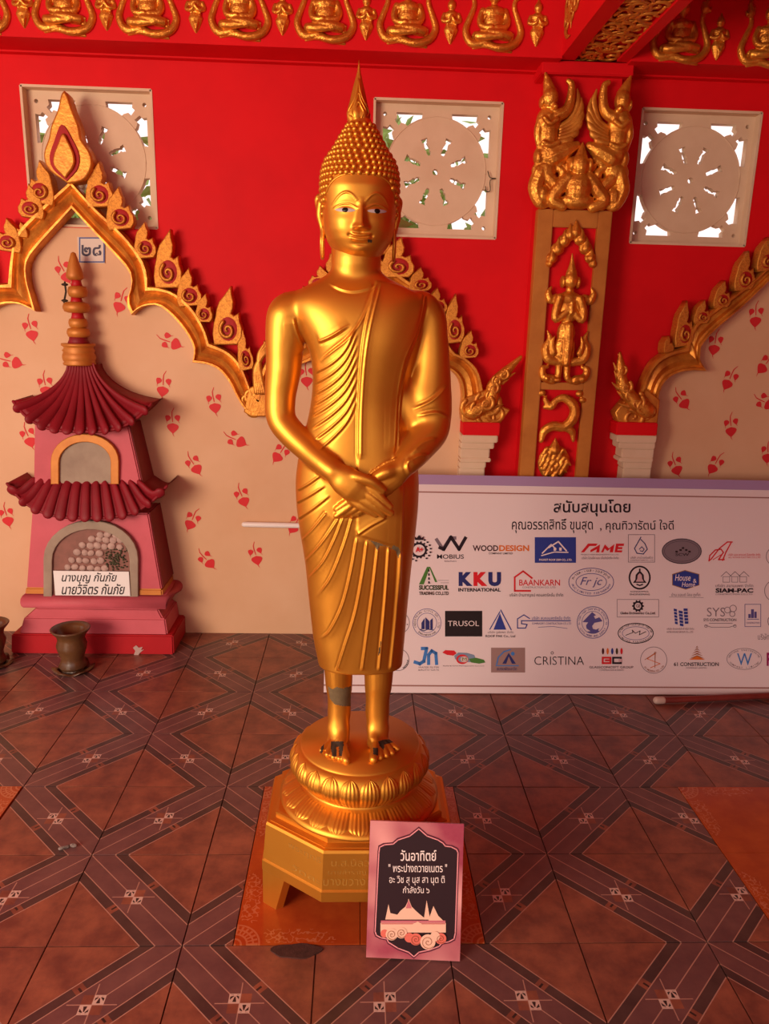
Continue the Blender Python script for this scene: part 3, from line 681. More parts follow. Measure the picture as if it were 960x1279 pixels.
# ------------------------------------------------------------------ pink shrine against the wall
sh = thing('stupa_shrine', 'pink and maroon miniature stupa shrine with two ribbed roofs against the wall', 'shrine', (at(115, 810, 3.27).x, 3.38, 0))
def frust(x0, x1, z0, X0, X1, z1, yf0, yf1, yb=YW-.011):
    v = [(x0, yf0, z0), (x1, yf0, z0), (x1, yb, z0), (x0, yb, z0), (X0, yf1, z1), (X1, yf1, z1), (X1, yb, z1), (X0, yb, z1)]
    return v, [(0, 1, 5, 4), (1, 2, 6, 5), (2, 3, 7, 6), (3, 0, 4, 7), (4, 5, 6, 7), (3, 2, 1, 0)]
def fp(name, l0, r0, v0, l1, r1, v1, yf0, yf1, mat, par=None):
    """frustum whose bottom edge is (l0..r0 at v0) and top edge (l1..r1 at v1) on its front plane"""
    a, b = at(l0, v0, yf0), at(r0, v0, yf0); c, d = at(l1, v1, yf1), at(r1, v1, yf1)
    z0 = (a.z+b.z)/2; z1 = (c.z+d.z)/2
    v, f = frust(a.x, b.x, max(0, z0), c.x, d.x, z1, yf0, yf1)
    m = mesh(name, v, f); bm = bmesh.new(); bm.from_mesh(m); bmesh.ops.bevel(bm, geom=list(bm.edges), offset=.006, segments=2, affect='EDGES'); bm.to_mesh(m); bm.free()
    return put(name, m, mat, par or sh), z0, z1
BR = mottled('bright_red_paint', (.44, .006, .012), (.36, .005, .010), 6, .5, 0, .15, .002, .3)
fp('base_block', 14, 217, 819, 14, 216, 793, 3.245, 3.245, BR)
fp('plinth', 24, 209, 793, 30, 206, 772, 3.255, 3.265, PINK)
fp('plinth', 32, 204, 773, 46, 197, 760, 3.268, 3.295, PINK)
zt = [at(117, v, 3.27).z for v in (761, 744)]
xa_, xb_ = at(30, 752, 3.27).x, at(205, 752, 3.27).x; zz = sum(zt)/2; rr = (zt[1]-zt[0])/2
put('torus_moulding', mesh('torus', *join([tube([(xa_, 3.50, zz), (xa_, 3.285, zz), (xb_, 3.285, zz), (xb_, 3.50, zz)], rr, 12), frust(xa_, xb_, zz-rr, xa_, xb_, zz+rr, 3.285, 3.285)]), True), PINK, sh)
fp('gold_fillet', 31, 203, 744, 32, 202, 735, 3.282, 3.284, G_BAR)
fp('lower_body', 33, 202, 736, 40, 185, 640, 3.288, 3.30, PINK)
_, _, zu = fp('upper_body', 42, 177, 606, 43, 160, 530, 3.305, 3.32, PINK)
cpts = [(166, 809), (170, 806), (173, 809), (178, 808), (176, 812), (180, 811), (175, 815), (172, 819), (167, 818), (169, 813)]
put('paint_chip', to_wall(curve_mesh([pw(cpts, 3.243)], .0008), 3.2435), flat((.45, .30, .27)), sh, label='bare chipped spot on the red base')
# maroon painted right flanks
def flank(u0, v0, y0, u1, v1, y1):
    a = at(u0, v0, y0); b = at(u1, v1, y1)
    v = [(a.x+.002, y0+.012, a.z), (a.x+.002, YW-.011, a.z), (b.x+.002, YW-.011, b.z), (b.x+.002, y1+.012, b.z)]
    v += [(x-.004, y_, z_) for x, y_, z_ in v]
    return mesh('flank', v, [(0, 1, 2, 3), (7, 6, 5, 4), (0, 4, 5, 1), (1, 5, 6, 2), (2, 6, 7, 3), (3, 7, 4, 0)])
put('side_face', flank(202.5, 735, 3.288, 185.5, 641, 3.30), MAROON, sh, label='maroon painted side'); put('side_face', flank(177.5, 605, 3.305, 160.5, 531, 3.32), MAROON, sh, label='maroon painted side')
def arch_pts(u0, u1, v0, v1, n=14, flat_=1.):
    c = (u0+u1)/2; r = (u1-u0)/2; k = r*flat_
    return [(u0, v1)]+[(c-r*math.cos(t), v0+k-k*math.sin(t)) for t in np.linspace(0, PI, n)]+[(u1, v1)]
def niche(u0, u1, v0, v1, Y, bw, mat_in, mat_rim, nm, rim_nm, flat_=.8):
    m = to_wall(curve_mesh([pw(arch_pts(u0+bw, u1-bw, v0+bw, v1, 16, flat_), Y)], .004), Y-.002); o = put(nm, m, mat_in, sh)
    m = to_wall(curve_mesh([pw(arch_pts(u0, u1, v0, v1, 16, flat_)+arch_pts(u0+bw, u1-bw, v0+bw, v1, 16, flat_)[::-1], Y)], .010, .003), Y-.006); put(rim_nm, m, mat_rim, sh); return o
niche(66, 149, 542, 603, 3.31, 8.5, STONE, G_BAR, 'niche_back', 'gold_niche_rim')
picture = niche(57, 173, 650, 743, 3.287, 9, mottled('brown_picture_ground', (.26, .10, .075), (.17, .07, .05), 20, .7, 0, .1, .001), STONE, 'niche_picture', 'niche_rim')
# photographed pebbles, twigs and moss in the niche picture: low relief
pb = random.Random(3)
def pic(u, v, d): q = at(u, v, 3.28); return Vector((q.x, 3.281-d, q.z))
PEB = mottled('pale_pebble', (.46, .30, .25), (.33, .2, .17), 40, .7, 0, .1, .001)
rows = [(126, 668, 4), (114, 673, 6), (103, 681, 8), (96, 690, 8), (90, 699, 9), (85, 708, 9)]
for u0, v0, n in rows:
    for k in range(n):
        u = u0+k*9.2+pb.uniform(-1, 1); v = v0+k*(.5)+pb.uniform(-1, 1)
        if u < 152 and not (u > 132 and v > 684) and v < 712:
            put('pebble', mesh('pebble', *ell(pic(u, v, .002), (.0185*pb.uniform(.85, 1.05), .006, .0155*pb.uniform(.85, 1.05)), (0, pb.uniform(-.5, .5), 0), 10, 6), True), PEB, picture)
mb = []
for k in range(120):
    u = pb.gauss(145, 8); v = pb.gauss(698, 8)
    if 122 < u < 160 and 682 < v < 712: mb.append(ell(pic(u, v, .003), (.005, .004, .004), None, 6, 4))
put('moss', mesh('moss', *join(mb), True), mottled('dark_moss', (.07, .06, .025), (.03, .03, .014), 60, .9, 0, 0), picture, kind='stuff')
# curved ribbed roofs
def roof(topL, topR, vtop, eaveL, eaveR, veave, yt, ye, upturn, nrib, nm, sag, solid):
    a, b = at(topL, vtop, yt), at(topR, vtop, yt); c, d = at(eaveL, veave, ye), at(eaveR, veave, ye)
    zt_ = (a.z+b.z)/2; ze = (c.z+d.z)/2
    def S_(s, t):                                    # s -1..1 across, t 0 top .. 1 eave
        xt = a.x+(b.x-a.x)*(s+1)/2; xe = c.x+(d.x-c.x)*(s+1)/2
        k = t**sag; x = xt+(xe-xt)*k
        z = zt_+(ze-zt_)*t+upturn*abs(s)**3.2*t**2
        yy = yt+(ye-yt)*k+.05*abs(s)**3*t
        return Vector((x, yy, z))
    n, m_ = 40, 14; v = []; f = []
    for i in range(n+1):
        for j in range(m_+1): v.append(S_(-1+2*i/n, j/m_))
    for i in range(n):
        for j in range(m_): f.append((i*(m_+1)+j, (i+1)*(m_+1)+j, (i+1)*(m_+1)+j+1, i*(m_+1)+j+1))
    o = len(v)                                       # back edge on the wall closes the roof body
    for i in range(n+1): q = v[i*(m_+1)+m_]; v.append((q[0], YW-.012, q[2]-.004+.01))
    for i in range(n): f.append((i*(m_+1)+m_, (i+1)*(m_+1)+m_, o+i+1, o+i))
    o2 = len(v)
    for j in range(m_+1):
        q = v[n*(m_+1)+j]; v.append((q[0], YW-.012, q[2]))
    for j in range(m_): f.append((n*(m_+1)+j, o2+j, o2+j+1, n*(m_+1)+j+1))
    o3 = len(v)
    for j in range(m_+1):
        q = v[j]; v.append((q[0], YW-.012, q[2]))
    for j in range(m_): f.append((j, j+1, o3+j+1, o3+j))
    ro = put(nm, mesh(nm, v, f, True), MAROON, sh)
    for k in range(nrib):
        s = -1+2*(k+.5)/nrib; wd = (d.x-c.x)/nrib*.44; wt = (b.x-a.x)/nrib*.46
        P = [S_(s, t)+Vector((0, -.002, .002)) for t in np.linspace(0, 1.0, 10)]
        put('roof_rib', mesh('rib', *tube(P, list(np.linspace(wt, wd, 10)), 10, .5, (0, 1, .4)), True), MAROON, ro)
    put('eave_edge', mesh('eave', *tube([S_(s, 1.0)+Vector((0, .004, -.004)) for s in np.linspace(-1, 1, 25)], .007, 8), True), MAROON, ro)
    return ro
roof(38, 178, 602, 6, 206, 646, 3.315, 3.235, .135, 13, 'lower_roof', .75, True)
roof(84, 118, 455, 13, 186, 538, 3.40, 3.245, .115, 11, 'upper_roof', 1.55, True)
# ringed spire
sc_ = lambda v: at(96, v, 3.42).z
sx = lambda u, v: at(u, v, 3.42).x
def ringpart(nm, u0, u1, v0, v1, mat, kind='torus'):
    c = (sx(u0, v0)+sx(u1, v1))/2; r = (sx(u1, v0)-sx(u0, v0))/2; z0, z1 = sc_(v1), sc_(v0); h = z1-z0
    if kind == 'torus': pr = [(r*.55, 0), (r*.9, h*.12), (r, h*.4), (r, h*.6), (r*.9, h*.88), (r*.55, h)]
    elif kind == 'base': pr = [(r*.92, 0), (r*.98, h*.08), (r*.9, h*.14), (r*.97, h*.25), (r, h*.4), (r*.93, h*.55), (r*.9, h*.6), (r*.98, h*.68), (r*.86, h*.78), (r*.88, h*.84), (r*1.0, h*.9), (r*1.0, h)]
    elif kind == 'neck': pr = [(r, 0), (r*.8, h*.5), (r*.75, h)]
    else: pr = [(r*.7, 0), (r, h*.08), (r, h*.2), (r*.8, h*.45), (r*.45, h*.8), (r*.28, h*.96), (r*.1, h)]
    put(nm, mesh(nm, *lathe(pr, (c, 3.42, z0), 24), True), mat, sh)
ringpart('spire_base', 78, 119, 429, 456, G_BAR, 'base'); ringpart('spire_neck', 84, 112, 418, 430, MAROON, 'neck')
ringpart('spire_ring', 84, 112, 409, 422, G_BAR); ringpart('spire_ring', 86, 109, 397, 410, G_BAR); ringpart('spire_neck', 88, 106, 389, 399, BR, 'neck')
ringpart('spire_ring', 79, 112, 377, 391, G_BAR); ringpart('spire_neck', 87, 104, 371, 379, BR, 'neck'); ringpart('spire_ring', 85, 109, 357, 372, G_BAR)
ringpart('spire_neck', 88, 103, 347, 359, BR, 'neck'); ringpart('spire_tip', 82, 103, 315, 350, G_BAR, 'tip')
put('wire_crown', mesh('wire', *join([tube([(sx(82, 353), 3.41, sc_(353)), (sx(84, 365), 3.405, sc_(365)), (sx(81, 378), 3.41, sc_(378))], .004, 6), ell((sx(83, 356), 3.40, sc_(356)), (.014, .012, .006)), ell((sx(83, 376), 3.40, sc_(376)), (.014, .012, .006))]), True), DARKW, sh)

# ------------------------------------------------------------------ flat print helper
class Print:
    def __init__(s, fn, step=.00022, z0=.0006): s.fn = fn; s.v = []; s.f = []; s.mi = []; s.mats = []; s.z = z0; s.st = step
    def _add(s, pts, faces, col):
        m = flat(col, .5)
        if m not in s.mats: s.mats.append(m)
        o = len(s.v); s.v += [(x, y, s.z) for x, y in pts]; k = s.mats.index(m)
        for q in faces: s.f.append(tuple(i+o for i in q)); s.mi.append(k)
        s.z += s.st
    def raw(s, splines, col):
        m = curve_mesh(splines); v, f = meshdata(m); bpy.data.meshes.remove(m); s._add([(p[0], p[1]) for p in v], f, col); return s
    def poly(s, px, col): return s.raw([[s.fn(u, v) for u, v in px]], col)
    def rect(s, u0, v0, u1, v1, col): return s.poly([(u0, v1), (u1, v1), (u1, v0), (u0, v0)], col)
    def frame(s, u0, v0, u1, v1, w, col):
        return s.raw([[s.fn(*p) for p in ((u0, v1), (u1, v1), (u1, v0), (u0, v0))], [s.fn(*p) for p in ((u0+w, v1-w), (u1-w, v1-w), (u1-w, v0+w), (u0+w, v0+w))]], col)
    def disc(s, u, v, ru, rv, col, n=28): return s.poly([(u+ru*math.cos(2*PI*k/n), v-rv*math.sin(2*PI*k/n)) for k in range(n)], col)
    def ring(s, u, v, ru, rv, w, col, n=32):
        return s.raw([[s.fn(u+ru*math.cos(2*PI*k/n), v-rv*math.sin(2*PI*k/n)) for k in range(n)], [s.fn(u+(ru-w)*math.cos(2*PI*k/n), v-(rv-w)*math.sin(2*PI*k/n)) for k in range(n)]], col)
    def line(s, px, w, col, closed=False):
        P = [np.array(p, float) for p in px]
        if closed: P = P+[P[0]]
        for a, b in zip(P[:-1], P[1:]):
            d = (b-a)/max(1e-6, np.hypot(*(b-a))); n = np.array([-d[1], d[0]])*w/2; a2 = a-d*w*.4; b2 = b+d*w*.4
            s._add([s.fn(*(a2+n)), s.fn(*(b2+n)), s.fn(*(b2-n)), s.fn(*(a2-n))], [(3, 2, 1, 0)], col); s.z -= s.st
        s.z += s.st; return s
    def text(s, body, u0, v0, u1, v1, col, bold=0., shear=0.):
        m = text_mesh(body, bold, shear); v, f = meshdata(m); bpy.data.meshes.remove(m)
        if not v: return s
        P = np.array(v)[:, :2]; lo, hi = P.min(0), P.max(0); Q = (P-lo)/np.maximum(hi-lo, 1e-6)
        s._add([s.fn(u0+(u1-u0)*a, v1+(v0-v1)*b) for a, b in Q], f, col); return s
    def arctext(s, body, u, v, ru, rv, a0, a1, size, col, inward=False):
        n = len(body)
        for i, ch in enumerate(body):
            if ch == ' ': continue
            t = math.radians(a0+(a1-a0)*(i+.5)/n); m = text_mesh(ch, .01); vv, ff = meshdata(m); bpy.data.meshes.remove(m)
            if not vv: continue
            P = np.array(vv)[:, :2]; lo, hi = P.min(0), P.max(0); P = (P-(lo+hi)/2)*size
            rot = t-PI/2 if not inward else t+PI/2
            cu, cv = u+ru*math.cos(t), v-rv*math.sin(t); c_, s_ = math.cos(rot), math.sin(rot)
            s._add([s.fn(cu+a*c_-b*s_, cv-(a*s_+b*c_)) for a, b in P], ff, col); s.z -= s.st
        s.z += s.st; return s
    def build(s, name, parent, label=None):
        m = mesh(name, s.v, s.f, False, s.mats, s.mi)
        bm = bmesh.new(); bm.from_mesh(m); bm.normal_update()
        for fc in bm.faces:
            if fc.normal.z < 0: fc.normal_flip()
        bm.to_mesh(m); bm.free()
        return put(name, m, None, parent, False, label)
def plane_thing(name, label, cat, P0, ex, ey, group=None):
    """Empty at P0, local x along ex, y along ey, z out of the face; returns it and a pixel -> local function"""
    ex = ex.normalized(); ez = ex.cross(ey).normalized(); ey = ez.cross(ex)
    o = thing(name, label, cat, tuple(P0), group); o.rotation_mode = 'QUATERNION'
    M = Matrix((ex, ey, ez)).transposed(); o.rotation_quaternion = M.to_quaternion()
    def fn(u, v):
        d = ray(u, v); q = EYE+d*((P0-EYE).dot(ez)/d.dot(ez)); q = q-P0; return (q.dot(ex), q.dot(ey))
    return o, fn
INK = srgb(40, 25, 30)
# name plaque of the shrine, number plaque on the wall
pl, pf = plane_thing('name_plaque', 'white name plaque with two lines of black writing below the shrine niche', 'plaque', at(69, 743.5, 3.262), Vector((1, 0, 0)), Vector((0, 0, 1)))
w_, h_ = pf(162.5, 743.5)[0], pf(69, 713)[1]
put('board', mesh('board', *boxg(0, w_, 0, h_, -.004, 0)), WHITE, pl, False)
Print(pf).text('นางบุญ กันภัย', 77, 715, 146, 730, INK, .012, .25).text('นายวิจิตร กันภัย', 77, 729, 156, 742.5, INK, .012, .25).build('printed_text', pl)
pl, pf = plane_thing('number_plaque', 'small white wall plaque with blue border and Thai numerals under the arch', 'plaque', at(99, 328, YW-.012), Vector((1, 0, 0)), Vector((0, 0, 1)))
w_, h_ = pf(131, 328)[0], pf(99, 296)[1]
put('board', mesh('board', *boxg(0, w_, 0, h_, -.001, .003)), flat((.62, .50, .44)), pl, False)
Print(pf, z0=.0036).frame(99, 296.5, 131, 328, 1.6, srgb(60, 70, 130)).text('๒๘', 102, 306, 127, 320, srgb(50, 30, 60), .02).build('printed_text', pl)
# incense pots
POTP = [(.055, 0), (.06, .012), (.05, .03), (.048, .05), (.060, .085), (.064, .105), (.056, .13), (.060, .15), (.078, .172), (.083, .18), (.078, .183), (.06, .165), (.045, .13), (.0, .125)]
def pot(lab, loc, s):
    t = thing('incense_pot', lab, 'pot', loc, 'glazed clay pots')
    put('body', mesh('body', *lathe([(r*s, z*s+.012) for r, z in POTP], (0, 0, 0), 36), True), CLAY, t, False)
    v = []; n = 48
    for k in range(n):
        a = 2*PI*k/n; r = s*(.082+.008*math.sin(6*a)); v.append((r*math.cos(a), r*math.sin(a), .010+.008*math.sin(6*a)))
    c = [(p[0]*.5, p[1]*.5, .003) for p in v]; w = [(p[0]*.98, p[1]*.98, p[2]-.006) for p in v]
    f = [(n+k, k, (k+1) % n, n+(k+1) % n) for k in range(n)]+[(k, 2*n+k, 2*n+(k+1) % n, (k+1) % n) for k in range(n)]+[(2*n+k, n+k, n+(k+1) % n, 2*n+(k+1) % n) for k in range(n)]
    put('wavy_saucer', mesh('saucer', v+c+w, f, True), CLAY, t, False); put('saucer_foot', mesh('foot', *lathe([(.05*s, 0), (.045*s, .014)], (0, 0, 0), 24)), CLAY, t, False)
p = atz(92, 836); pot('brown glazed clay pot on a wavy saucer before the pink shrine', (p.x, p.y, .001), 1.0)
p = atz(-9, 830); pot('dark clay pot half cut off at the left picture edge', (p.x, p.y, .001), 1.0)
# wall pipe and pole
a, b = at(305, 655, YW-.035), at(420, 657.5, YW-.035)
o = put('plastic_pipe', mesh('pipe', *join([tube([a, b], .0125, 16)]), True), PIPE); tag(o, 'short white plastic pipe fixed across the cream wall left of the statue', 'pipe')
t = thing('wooden_pole', 'thin red brown pole with pale end lying before the banner', 'pole', tuple(atz(823, 876)))
a = atz(823, 879); b = atz(1010, 871); a.z = b.z = .016; d = (b-a).normalized()
put('shaft', mesh('shaft', *tube([a, b], .0135, 14), True), mottled('red_brown_pole', (.20, .03, .022), (.13, .02, .015), 12, .4, 0, 0), t); put('end_cap', mesh('cap', *tube([a-d*.012, a+d*.012], .0155, 14), True), flat((.55, .40, .33)), t)
# ------------------------------------------------------------------ sponsor banner leaning on the column
LEAN = math.radians(28.5)
P0 = Vector((atz(404, 866).x, 2.885, .004)); EY = Vector((0, math.sin(LEAN), math.cos(LEAN)))
ban, bf = plane_thing('sponsor_banner', 'large white sponsor banner board with rows of company logos leaning behind the statue', 'banner', P0, Vector((1, 0, 0)), EY)
BW, BH = 2.62, bf(560, 594)[1]
put('board', mesh('board', *boxg(0, BW, 0, BH, -.02, 0)), flat((.74, .63, .64), .45), ban, False)
pb0 = bf(560, 605.5)[1]
put('purple_top_band', mesh('band', *boxg(0, BW, pb0, BH+.002, -.021, .003)), flat((.36, .24, .42), .5), ban, False)
yb, yt = bf(600, 857)[1], bf(525, 614.5)[1]
for y_ in (yb, yt): put('border_line', mesh('line', *boxg(.0, BW, y_-.003, y_+.003, 0, .0008)), flat((.32, .15, .13)), ban, False)
BLK = srgb(35, 25, 35); NAVY = srgb(40, 45, 105); BLUE = srgb(45, 60, 140); REDI = srgb(205, 30, 40); ORG = srgb(210, 110, 40); GRN = srgb(70, 120, 50); GRY = srgb(120, 105, 115); LGT = srgb(60, 120, 190); BRN = srgb(150, 85, 50); WHT = srgb(230, 215, 215); PUR = srgb(85, 80, 140)
def pr(): return Print(bf)
def logo(p, lab): return p.build('printed_logo', ban, lab)
pr().text('สนับสนุนโดย', 691, 624, 787, 645, BLK, .018).build('printed_heading', ban)
pr().text('คุณอรรถสิทธิ์ ขุนสุด', 639, 648, 740, 666, BLK, .008).build('printed_line', ban)
pr().text(', คุณทิวารัตน์ ใจดี', 749, 649, 841, 665.5, BLK, .008).build('printed_line', ban)
# --- first row
p = pr(); p.ring(523, 687, 10, 9.5, 2.6, BLK)
for k in range(14):
    t = 2*PI*k/14; p.disc(523+10.3*math.cos(t), 687+9.8*math.sin(t), 1.2, 1.2, BLK, 6)
for k in range(16):
    t = math.radians(-50+k*18.5)
    if not (1.2 < t % (2*PI) < 1.9): p.disc(523+14.5*math.cos(t-.2), 687+14*math.sin(t-.2), 1.5, 1.1, BLK, 8)
p.poly([(518, 675), (517, 670), (520, 672.5), (523, 668.5), (526, 672.5), (529, 670), (528, 675)], BLK); p.text('A+', 518.5, 683.5, 528, 690, REDI, .04); logo(p, 'A+ emblem with gear and laurel')
p = pr()
for a, c in (([(545, 674), (553, 686), (562, 672), (568, 672)], GRY), ([(549, 684), (554, 686), (563, 671), (573, 686), (581, 672)], BLK)): p.line(a, 4.2, c)
p.text('MOBIUS', 545.5, 692.5, 579, 698, BLK, .01).text('kitchen', 555, 699.5, 569.5, 702, GRY); logo(p, 'MOBIUS looped ribbon logo')
p = pr().text('WOOD', 590, 681, 622, 688.5, srgb(70, 40, 45), .03).text('DESIGN', 623, 681, 660.5, 688.5, ORG, .035).text('COMPANY LIMITED', 610, 690, 640, 692.5, BLK, .01); logo(p, 'WOODDESIGN lettering')
p = pr().rect(667.5, 671, 719, 703, BLUE).line([(677, 691), (688, 680), (694, 686)], 1.5, WHT).line([(685, 684), (697, 676.5), (707, 688)], 1.7, WHT).line([(676, 694), (692, 689.5), (709, 690)], 1.3, WHT).rect(691, 684, 694, 688, WHT).rect(698, 684, 701, 688, WHT).text('PHUKET ROOF 2009 CO., LTD.', 673, 698, 714, 701, WHT, .02); logo(p, 'white roofs on a blue panel')
p = pr().poly([(725, 690), (734, 679), (746, 679), (744, 682), (736, 682), (729, 690)], REDI).poly([(737, 687), (749, 680), (748, 690), (744, 690), (745, 686), (737, 690)], REDI).poly([(750, 690), (755, 680), (760, 685), (767, 679.5), (765, 690), (761, 690), (762, 685), (758, 688.5), (755, 685), (753, 690)], REDI)
p.poly([(767, 690), (769, 679), (779, 679), (778.5, 682), (772, 682), (771.5, 683.5), (777, 683.5), (776.5, 686), (771, 686), (770.5, 687.5), (777, 687.5), (776, 690)], REDI).text('PROJECT MAIN ENGINEERING CO.,LTD', 725, 692, 772, 694, GRY).text('บริษัท โปรเจ็ค เมน เอ็นจิเนียริ่ง จำกัด', 726, 695, 772, 698.5, GRY); logo(p, 'red slanted PME lettering')
p = pr().frame(784, 667.5, 817.5, 702.5, .7, GRY).line([(800, 671), (796, 678), (792, 685), (795, 691), (803, 692), (808, 686), (805, 679), (800, 674)], 1.2, NAVY).line([(798, 686), (801, 683), (804, 686), (802, 689), (799, 688)], 1, NAVY).text('บริษัท ลายไทยก่อสร้าง', 787, 694.5, 815, 698, GRY).text('CONSTRUCTION CO., LTD.', 786, 699, 816, 701, GRY); logo(p, 'flame drop in a square frame')
p = pr().disc(851, 688.5, 25, 16, srgb(70, 60, 70)).disc(851, 688.5, 23.8, 14.8, srgb(122, 108, 116)).ring(851, 688.5, 22, 13, .6, srgb(85, 75, 85))
for a, b in ((843, 688), (848, 686), (851, 683.5), (855, 686), (859, 688)): p.rect(a, b, a+3, b+2.2, INK)
p.text('SCW', 843, 691, 860, 694.5, INK, .01); logo(p, 'grey oval badge')
p = pr().line([(914, 677), (908, 677), (898, 685), (888, 698), (885, 700.5), (886, 694), (893, 687), (900, 686), (903, 690), (897, 699), (904, 699)], 1.6, REDI).line([(913, 677), (906, 690), (902, 700)], 1.6, REDI).line([(890, 699), (900, 693)], 1.0, REDI).text('บริษัท ออล พาวเวอร์ อีเลคทริค จำกัด', 909, 691, 949, 694.5, REDI).text('ALL POWER ELECTRIC CO.,LTD', 909, 695.5, 949, 697.5, REDI); logo(p, 'red script initial')
for q in ((968, 695, 12, 12), (966, 738, 12, 13), (970, 776, 12, 10)): logo(pr().ring(*q, .8, GRY), 'grey ring logo cut by the picture edge')
logo(pr().text('บริษัท จำกัด', 946, 791, 976, 799, GRY), 'grey lettering at the picture edge'); logo(pr().text('P&C', 957, 815, 985, 832, srgb(150, 30, 90), .03), 'magenta lettering at the picture edge')
# --- second row
p = pr().poly([(523, 730), (533, 708), (537, 708), (529, 730)], GRN).poly([(536, 709), (537, 708), (546, 727), (543, 727)], GRN)
for k in range(4): p.poly([(534.6, 711+k*5), (536, 711+k*5), (536.4+.3*k, 714+k*5), (534.2, 714+k*5)], BLK)
p.line([(546.5, 725), (560, 725)], .5, GRY).line([(550, 728), (560, 728)], .5, GRY).text('SUCCESSFUL', 523, 731, 560, 737, srgb(60, 70, 45), .04).text('TRADING CO.,LTD', 523, 739, 560, 744, srgb(70, 60, 50), .03); logo(p, 'green road logo')
p = pr().text('K', 572.5, 714.5, 590, 732, NAVY, .07).text('K', 591, 714.5, 608.5, 732, REDI, .07).text('U', 609.5, 714.5, 625.5, 732.3, NAVY, .07).text('INTERNATIONAL', 572, 734.5, 625, 739, BLK, .035); logo(p, 'KKU lettering')
p = pr().line([(664, 722), (653, 713.5), (642.5, 721), (642.5, 738), (662, 738)], 2.2, REDI).text('BAANKARN', 648, 724, 699, 731.5, REDI, .01).text('CONSTRUCTION CO., LTD.', 652, 732.6, 694, 735, GRY).text('บริษัท บ้านกาญจน์ คอนสตรัคชั่น จำกัด', 636, 740.5, 703, 746, BLK); logo(p, 'red house outline')
p = pr().ring(738, 727, 28.5, 17.8, .9, PUR).ring(738, 727, 19.5, 11, .8, PUR).arctext('ห้างหุ้นส่วนจำกัด', 738, 727, 24, 14.3, 165, 20, 4.6, BLK).arctext('FRIC LIMITED PARTNERSHIP', 738, 727, 24, 14.3, 190, 350, 3.6, PUR, True).text('Fr jc', 724, 721, 752, 734, PUR, .0, .35); logo(p, 'oval script stamp')
p = pr().ring(798.5, 721.5, 13.8, 15, 2.1, BLK).poly([(790, 728), (793, 724), (793.5, 718), (797, 714), (800, 714), (803.5, 718), (804, 724), (807, 728)], BLK).poly([(793.5, 726.5), (795.5, 723), (796, 718.5), (798.5, 716), (801, 718.5), (801.5, 723), (803.5, 726.5)], srgb(205, 170, 175)).line([(795, 730), (798.5, 731.3), (802, 730)], 1.6, BLK).line([(798.5, 711), (798.5, 714)], 2, BLK).text('KONGKAMOL', 787, 738, 810, 740, BLK).text('ENGINEERING', 786, 741.5, 811, 743.5, BLK); logo(p, 'bell in a ring')
p = pr().poly([(839, 717), (855, 712), (873, 717), (873, 731), (856, 736.5), (839, 731)], srgb(150, 110, 60)).poly([(839.8, 717.8), (855, 713), (872.2, 717.8), (872.2, 730.4), (856, 735.5), (839.8, 730.4)], BLUE).text('House', 842.5, 717.5, 862, 725.5, WHT, .005, .2).text('&', 865, 723, 869.5, 728, WHT).text('Home', 851, 727, 867.5, 733, WHT, .005, .2).text('บ้าน แอนด์ โฮม ภูเก็ต', 838, 740.5, 874, 746, GRY).line([(835, 745.8), (878, 746.5)], .4, GRY); logo(p, 'blue hexagon badge with white script')
p = pr()
for a in (900, 911, 922): p.line([(a, 720), (a+6.5, 714), (a+13, 720)], .8, GRY)
p.frame(902, 720, 911, 727.5, .6, GRY).frame(913, 720, 921, 727.5, .6, GRY).frame(923, 720, 932, 727.5, .6, GRY).text('บริษัท สยามแพค จำกัด', 893, 729.5, 940, 733.5, GRY).text('SIAM-PAC', 893, 734.8, 940, 740.4, BLK, .04).text('CONSTRUCTION CO.,LTD', 893, 741.5, 939, 743.5, GRY); logo(p, 'outlined houses')
# --- third row
p = pr().ring(500, 778, 11.5, 13, .8, GRY).disc(508.5, 780, .9, .9, GRY, 8); logo(p, 'ring half hidden by the statue')
p = pr().ring(533, 778, 18, 18, .7, PUR).ring(533, 778, 12.5, 12.5, .6, PUR).arctext('INDUSTRIAL CIVIL CO., LTD', 533, 778, 15.2, 15.2, 205, -25, 3.3, BLK).arctext('ENGINEERING', 533, 778, 15.2, 15.2, 225, 315, 3.1, BLK, True).poly([(526, 786), (526, 778), (530, 772), (530, 786)], NAVY).poly([(531, 786), (531, 771), (536, 776), (536, 786)], NAVY).poly([(537, 786), (537, 775), (540, 772), (540, 786)], NAVY).line([(524, 786), (529, 788), (534, 786), (541, 787)], 1, NAVY); logo(p, 'round building stamp')
p = pr().rect(555.5, 763, 602, 795, srgb(30, 22, 24)).text('TRUSOL', 559, 775.5, 598, 782, WHT, -.005); logo(p, 'white lettering on a black panel')
p = pr().poly([(616, 786.5), (624, 766), (632, 786.5)], BLUE).line([(611.5, 786), (624, 764)], 1.2, BLUE).line([(625, 762), (638, 786.5)], 1.3, BLUE).text('บริษัท รูฟแพค จำกัด', 609, 788, 641, 792, GRY).text('ROOF PAK Co., Ltd', 606, 793, 643, 796.5, BLK, .01); logo(p, 'blue triangle roof')
p = pr().line([(712, 775.3), (651, 775.3), (651, 779), (658, 780), (656, 784.5), (646, 784.5), (646, 773), (654, 768), (661, 772.5)], 1.3, BLUE).text('บริษัท สมคอนสตรัคชั่น จำกัด', 664, 769.5, 712, 774, BLUE).text('SOMPRASERT CONSTRUCTION CO.,LTD', 664, 777.5, 713, 780.5, PUR).line([(672, 783.5), (690, 782.5), (708, 785)], .6, PUR); logo(p, 'blue S house')
